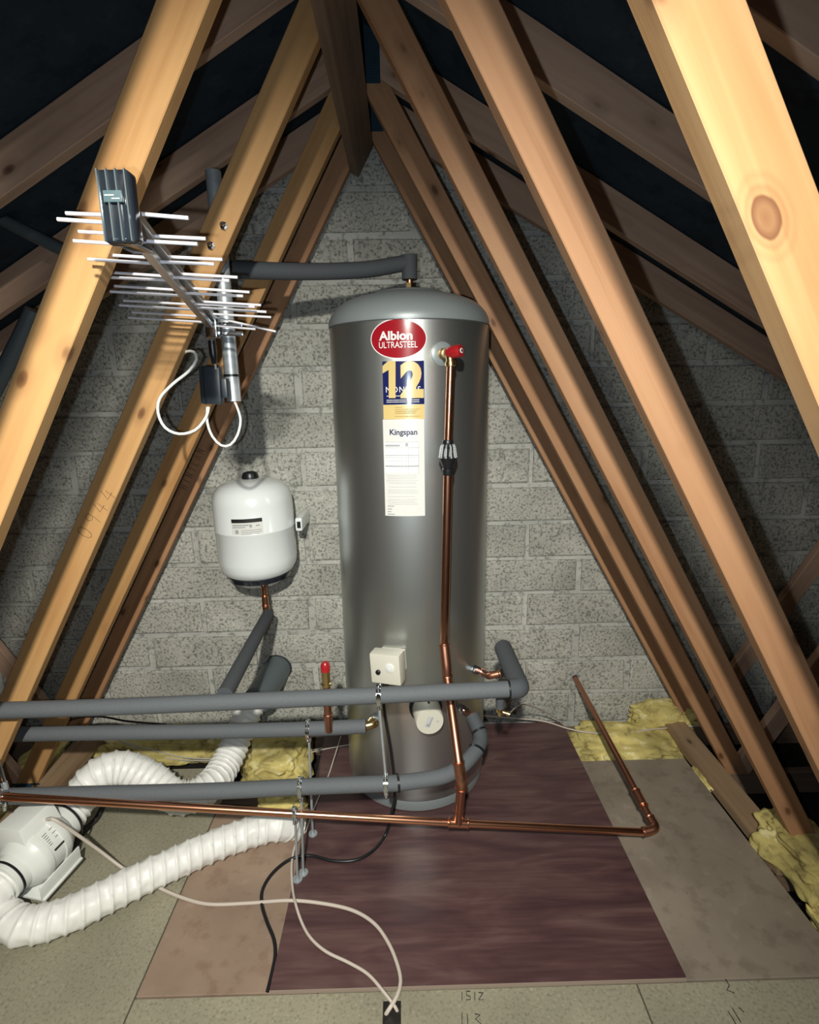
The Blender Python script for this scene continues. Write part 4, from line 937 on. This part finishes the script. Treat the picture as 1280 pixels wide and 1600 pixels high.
rights = [((785, 242), .82, 0), ((857, 328), .90, 0), ((823, 350), .86, 1), ((927, 415), .99, 0), ((893, 434), .95, 1), ((990, 489), 1.08, 0), ((955, 503), 1.04, 1), ((1040, 551), 1.17, 0), ((1013, 567), 1.13, 1), ((1088, 605), 1.26, 0), ((1062, 612), 1.22, 1), ((1130, 655), 1.34, 0), ((1110, 633), 1.31, 1), ((1150, 715), 1.40, 0), ((1065, 705), 1.38, 1)]
def nearest_dep(tip, lo):
    # depth along the boom at which a rod to this tip stands square to the boom in plan with a slight droop
    best = None
    for k in range(63):
        dep = 0.80 + 0.01*k; p = boom_pt(lo, dep); q = at(*zp(*tip), dep)
        e_ = abs((q.z-p.z) + 0.07*(q.x-p.x))
        if best is None or e_ < best[0]: best = (e_, dep)
    return best[1]
for lst in (lefts, rights):
    for tip, dep, lo in lst:
        dep = nearest_dep(tip, lo); p = boom_pt(lo, dep); q_ = at(*zp(*tip), dep)
        MB().tube([p, q_], 0.0027, 8).build('rod', 'alu', an)
        MB().lathe([(0.0052, 0), (0.0052, 0.004), (0.003, 0.005)], p + Vector((0, -.004, .006)), (0.2, -0.6, 0.7), 8).build('rivet', 'chrome', an)
# black ribbed cap
cc = at(181, 322, 0.775); W_, H_ = 0.043, 0.088
capm = MB(); capm.box(cc + Vector((0, 0.012, 0)), (W_, 0.024, H_)); cap = capm.build('end_cap', 'black_gloss', an, bevel=0.007, seg=3)
q = MB()
for k in range(4):
    x = -W_/2 + 0.004 + k*(W_-0.008)/3; q.box(cc + Vector((x, -0.002, 0)), (0.0016, 0.006, H_*0.97))
q.build('cap_rib', 'cap_rib', cap, smooth=False)
q = MB(); q.box(cc + Vector((0, -0.004, 0.010)), (0.024, 0.004, 0.014)); q.build('cap_plate', 'cap_plate', cap, bevel=0.001)
q = MB(); q.box(cc + Vector((-0.004, -0.0064, 0.011)), (0.012, 0.0006, 0.0012)); q.box(cc + Vector((0.004, -0.0064, 0.007)), (0.010, 0.0006, 0.0012)); q.build('cap_mark', 'print_pale', cap, smooth=False)
q = MB(); q.box(boom_pt(True, 0.84) + Vector((-.004, 0, -0.013)), (0.03, 0.08, 0.012)); q.build('boom_bracket', 'black_gloss', an, bevel=0.002)
# far clamp, feed plug
cb = at(332, 512, 1.43)
q = MB(); q.box(cb, (0.028, 0.03, 0.05)); q.box(cb + Vector((0.03, 0.03, 0.01)), (0.075, 0.010, 0.012)); q.box(cb + Vector((0.03, 0.03, -0.012)), (0.075, 0.010, 0.012)); q.build('mast_clamp', 'chrome', an, bevel=0.003)
pg0 = at(331, 532, 1.42)
MB().lathe([(0.010, 0), (0.010, 0.03), (0.006, 0.055), (0.004, 0.057)], pg0, at(334, 560, 1.42)-pg0, 14).build('plug', 'black', an)
amp = thing('amplifier_box', 'dark grey masthead amplifier box hanging beside the foot of the mast', 'amplifier', at(330, 632, 1.46))
ac = at(331, 602, 1.465)
q = MB(); q.box(ac, (0.055, 0.035, 0.098), Matrix.Rotation(0.03, 3, 'Y')); q.build('housing', 'dark_box', amp, bevel=0.008)
q = MB(); q.box(ac + Vector((-0.013, -0.019, 0)), (0.003, 0.004, 0.096)); q.build('lid_seam', 'black', amp, smooth=False)
q = MB(); q.box(ac + Vector((0.030, 0.01, -0.008)), (0.02, 0.03, 0.05)); q.build('mast_foot', 'dark_box', amp, bevel=0.004)
cable('aerial_cable', 'white aerial lead looping left from the amplifier box', [at(326, 636, 1.46), at(322, 652, 1.45), at(305, 672, 1.44), at(280, 678, 1.43), at(258, 668, 1.43), at(247, 645, 1.43), at(250, 622, 1.43), at(270, 600, 1.43), at(295, 580, 1.43), at(307, 562, 1.44), at(303, 550, 1.46), at(292, 549, 1.48), at(284, 554, 1.50)], 0.0038, 'white_plastic')
cable('aerial_cable', 'white aerial lead hanging in a loop below the mast foot', [at(324, 636, 1.465), at(324, 660, 1.455), at(332, 682, 1.45), at(346, 696, 1.45), at(360, 695, 1.45), at(371, 680, 1.46), at(376, 658, 1.48), at(372, 640, 1.50), at(366, 626, 1.52)], 0.0034, 'white_plastic')
cable('aerial_cable', 'short white aerial lead from the black plug to the amplifier box', [at(334, 560, 1.42), at(336, 568, 1.43), at(338, 580, 1.46)], 0.003, 'white_plastic')

# grey conduit pieces at the far left behind the second truss
cable('grey_conduit', 'dark grey conduit crossing behind the pale left web near the left edge', [at(-40, 322, 1.70), at(20, 352, 1.70), at(70, 377, 1.70), at(112, 398, 1.70)], 0.018, 'pvc_grey', 'pipe', 0.05)
cable('grey_conduit', 'dark grey conduit rising steeply at the left edge below the aerial', [at(-25, 640, 1.62), at(8, 575, 1.62), at(35, 522, 1.62), at(52, 485, 1.62)], 0.022, 'pvc_grey', 'pipe', 0.05)

# ------------------------------------------------------------------ yellow insulation
def wool(label, c, size, seed, rough=0.35, rotz=0.0):
    bm = bmesh.new(); bmesh.ops.create_icosphere(bm, subdivisions=5, radius=1.0)
    sx, sy, sz = size; Rz = Matrix.Rotation(rotz, 3, 'Z')
    for v in bm.verts:
        d = v.co.copy(); p = Vector((math.copysign(abs(d.x)**0.7, d.x), math.copysign(abs(d.y)**0.7, d.y), math.copysign(abs(d.z)**0.75, d.z)))
        q = Vector((d.x*1.6+seed, d.y*1.6, d.z*1.6)); k = 1 + rough*0.8*noise.noise(q) + 0.30*abs(noise.noise(q*2.1)) - 0.12 + 0.06*noise.noise(q*6)
        v.co = Rz @ Vector((p.x*sx*k, p.y*sy*k, p.z*sz*k)) + Vector(c)
        v.co.z = max(v.co.z, -0.135)
    me = bpy.data.meshes.new('glass_wool'); bm.to_mesh(me); bm.free(); me.polygons.foreach_set('use_smooth', [True]*len(me.polygons))
    return tag(obj('insulation_wool', me, 'wool'), label, 'insulation', 'yellow glass wool pieces')
wool('yellow glass wool heaped against the wall right of the copper wall pipe', (1.20, 2.235, 0.01), (0.16, 0.05, 0.075), 1.3)
wool('yellow glass wool strip between the wall and the tan board', (0.98, 2.13, -0.065), (0.27, 0.13, 0.06), 4.1)
wool('large loose tuft of yellow glass wool at the right edge', (1.30, 1.43, 0.02), (0.115, 0.17, 0.075), 8.2, 0.45, 0.1)
wool('narrow tuft of yellow glass wool low on the right edge', (1.225, 1.22, -0.045), (0.03, 0.10, 0.04), 3.3, 0.45)
wool('thin sliver of yellow glass wool beside the tan board', (1.175, 1.86, -0.03), (0.018, 0.07, 0.02), 6.1, 0.4)
wool('yellow glass wool between the duct and the plywood', (-0.56, 2.05, -0.03), (0.14, 0.16, 0.085), 2.2)
wool('yellow glass wool below the lowest lagged pipe', (-0.50, 1.79, -0.055), (0.10, 0.055, 0.06), 9.4)
wool('yellow glass wool along the wall behind the white duct', (-1.12, 2.17, -0.04), (0.27, 0.07, 0.085), 5.7)
wool('yellow glass wool beside the left floor timber', (-1.60, 2.06, -0.03), (0.07, 0.16, 0.06), 7.7)
wool('yellow glass wool at the left edge under the middle truss', (-1.62, 1.78, -0.06), (0.08, 0.10, 0.06), 11.2)
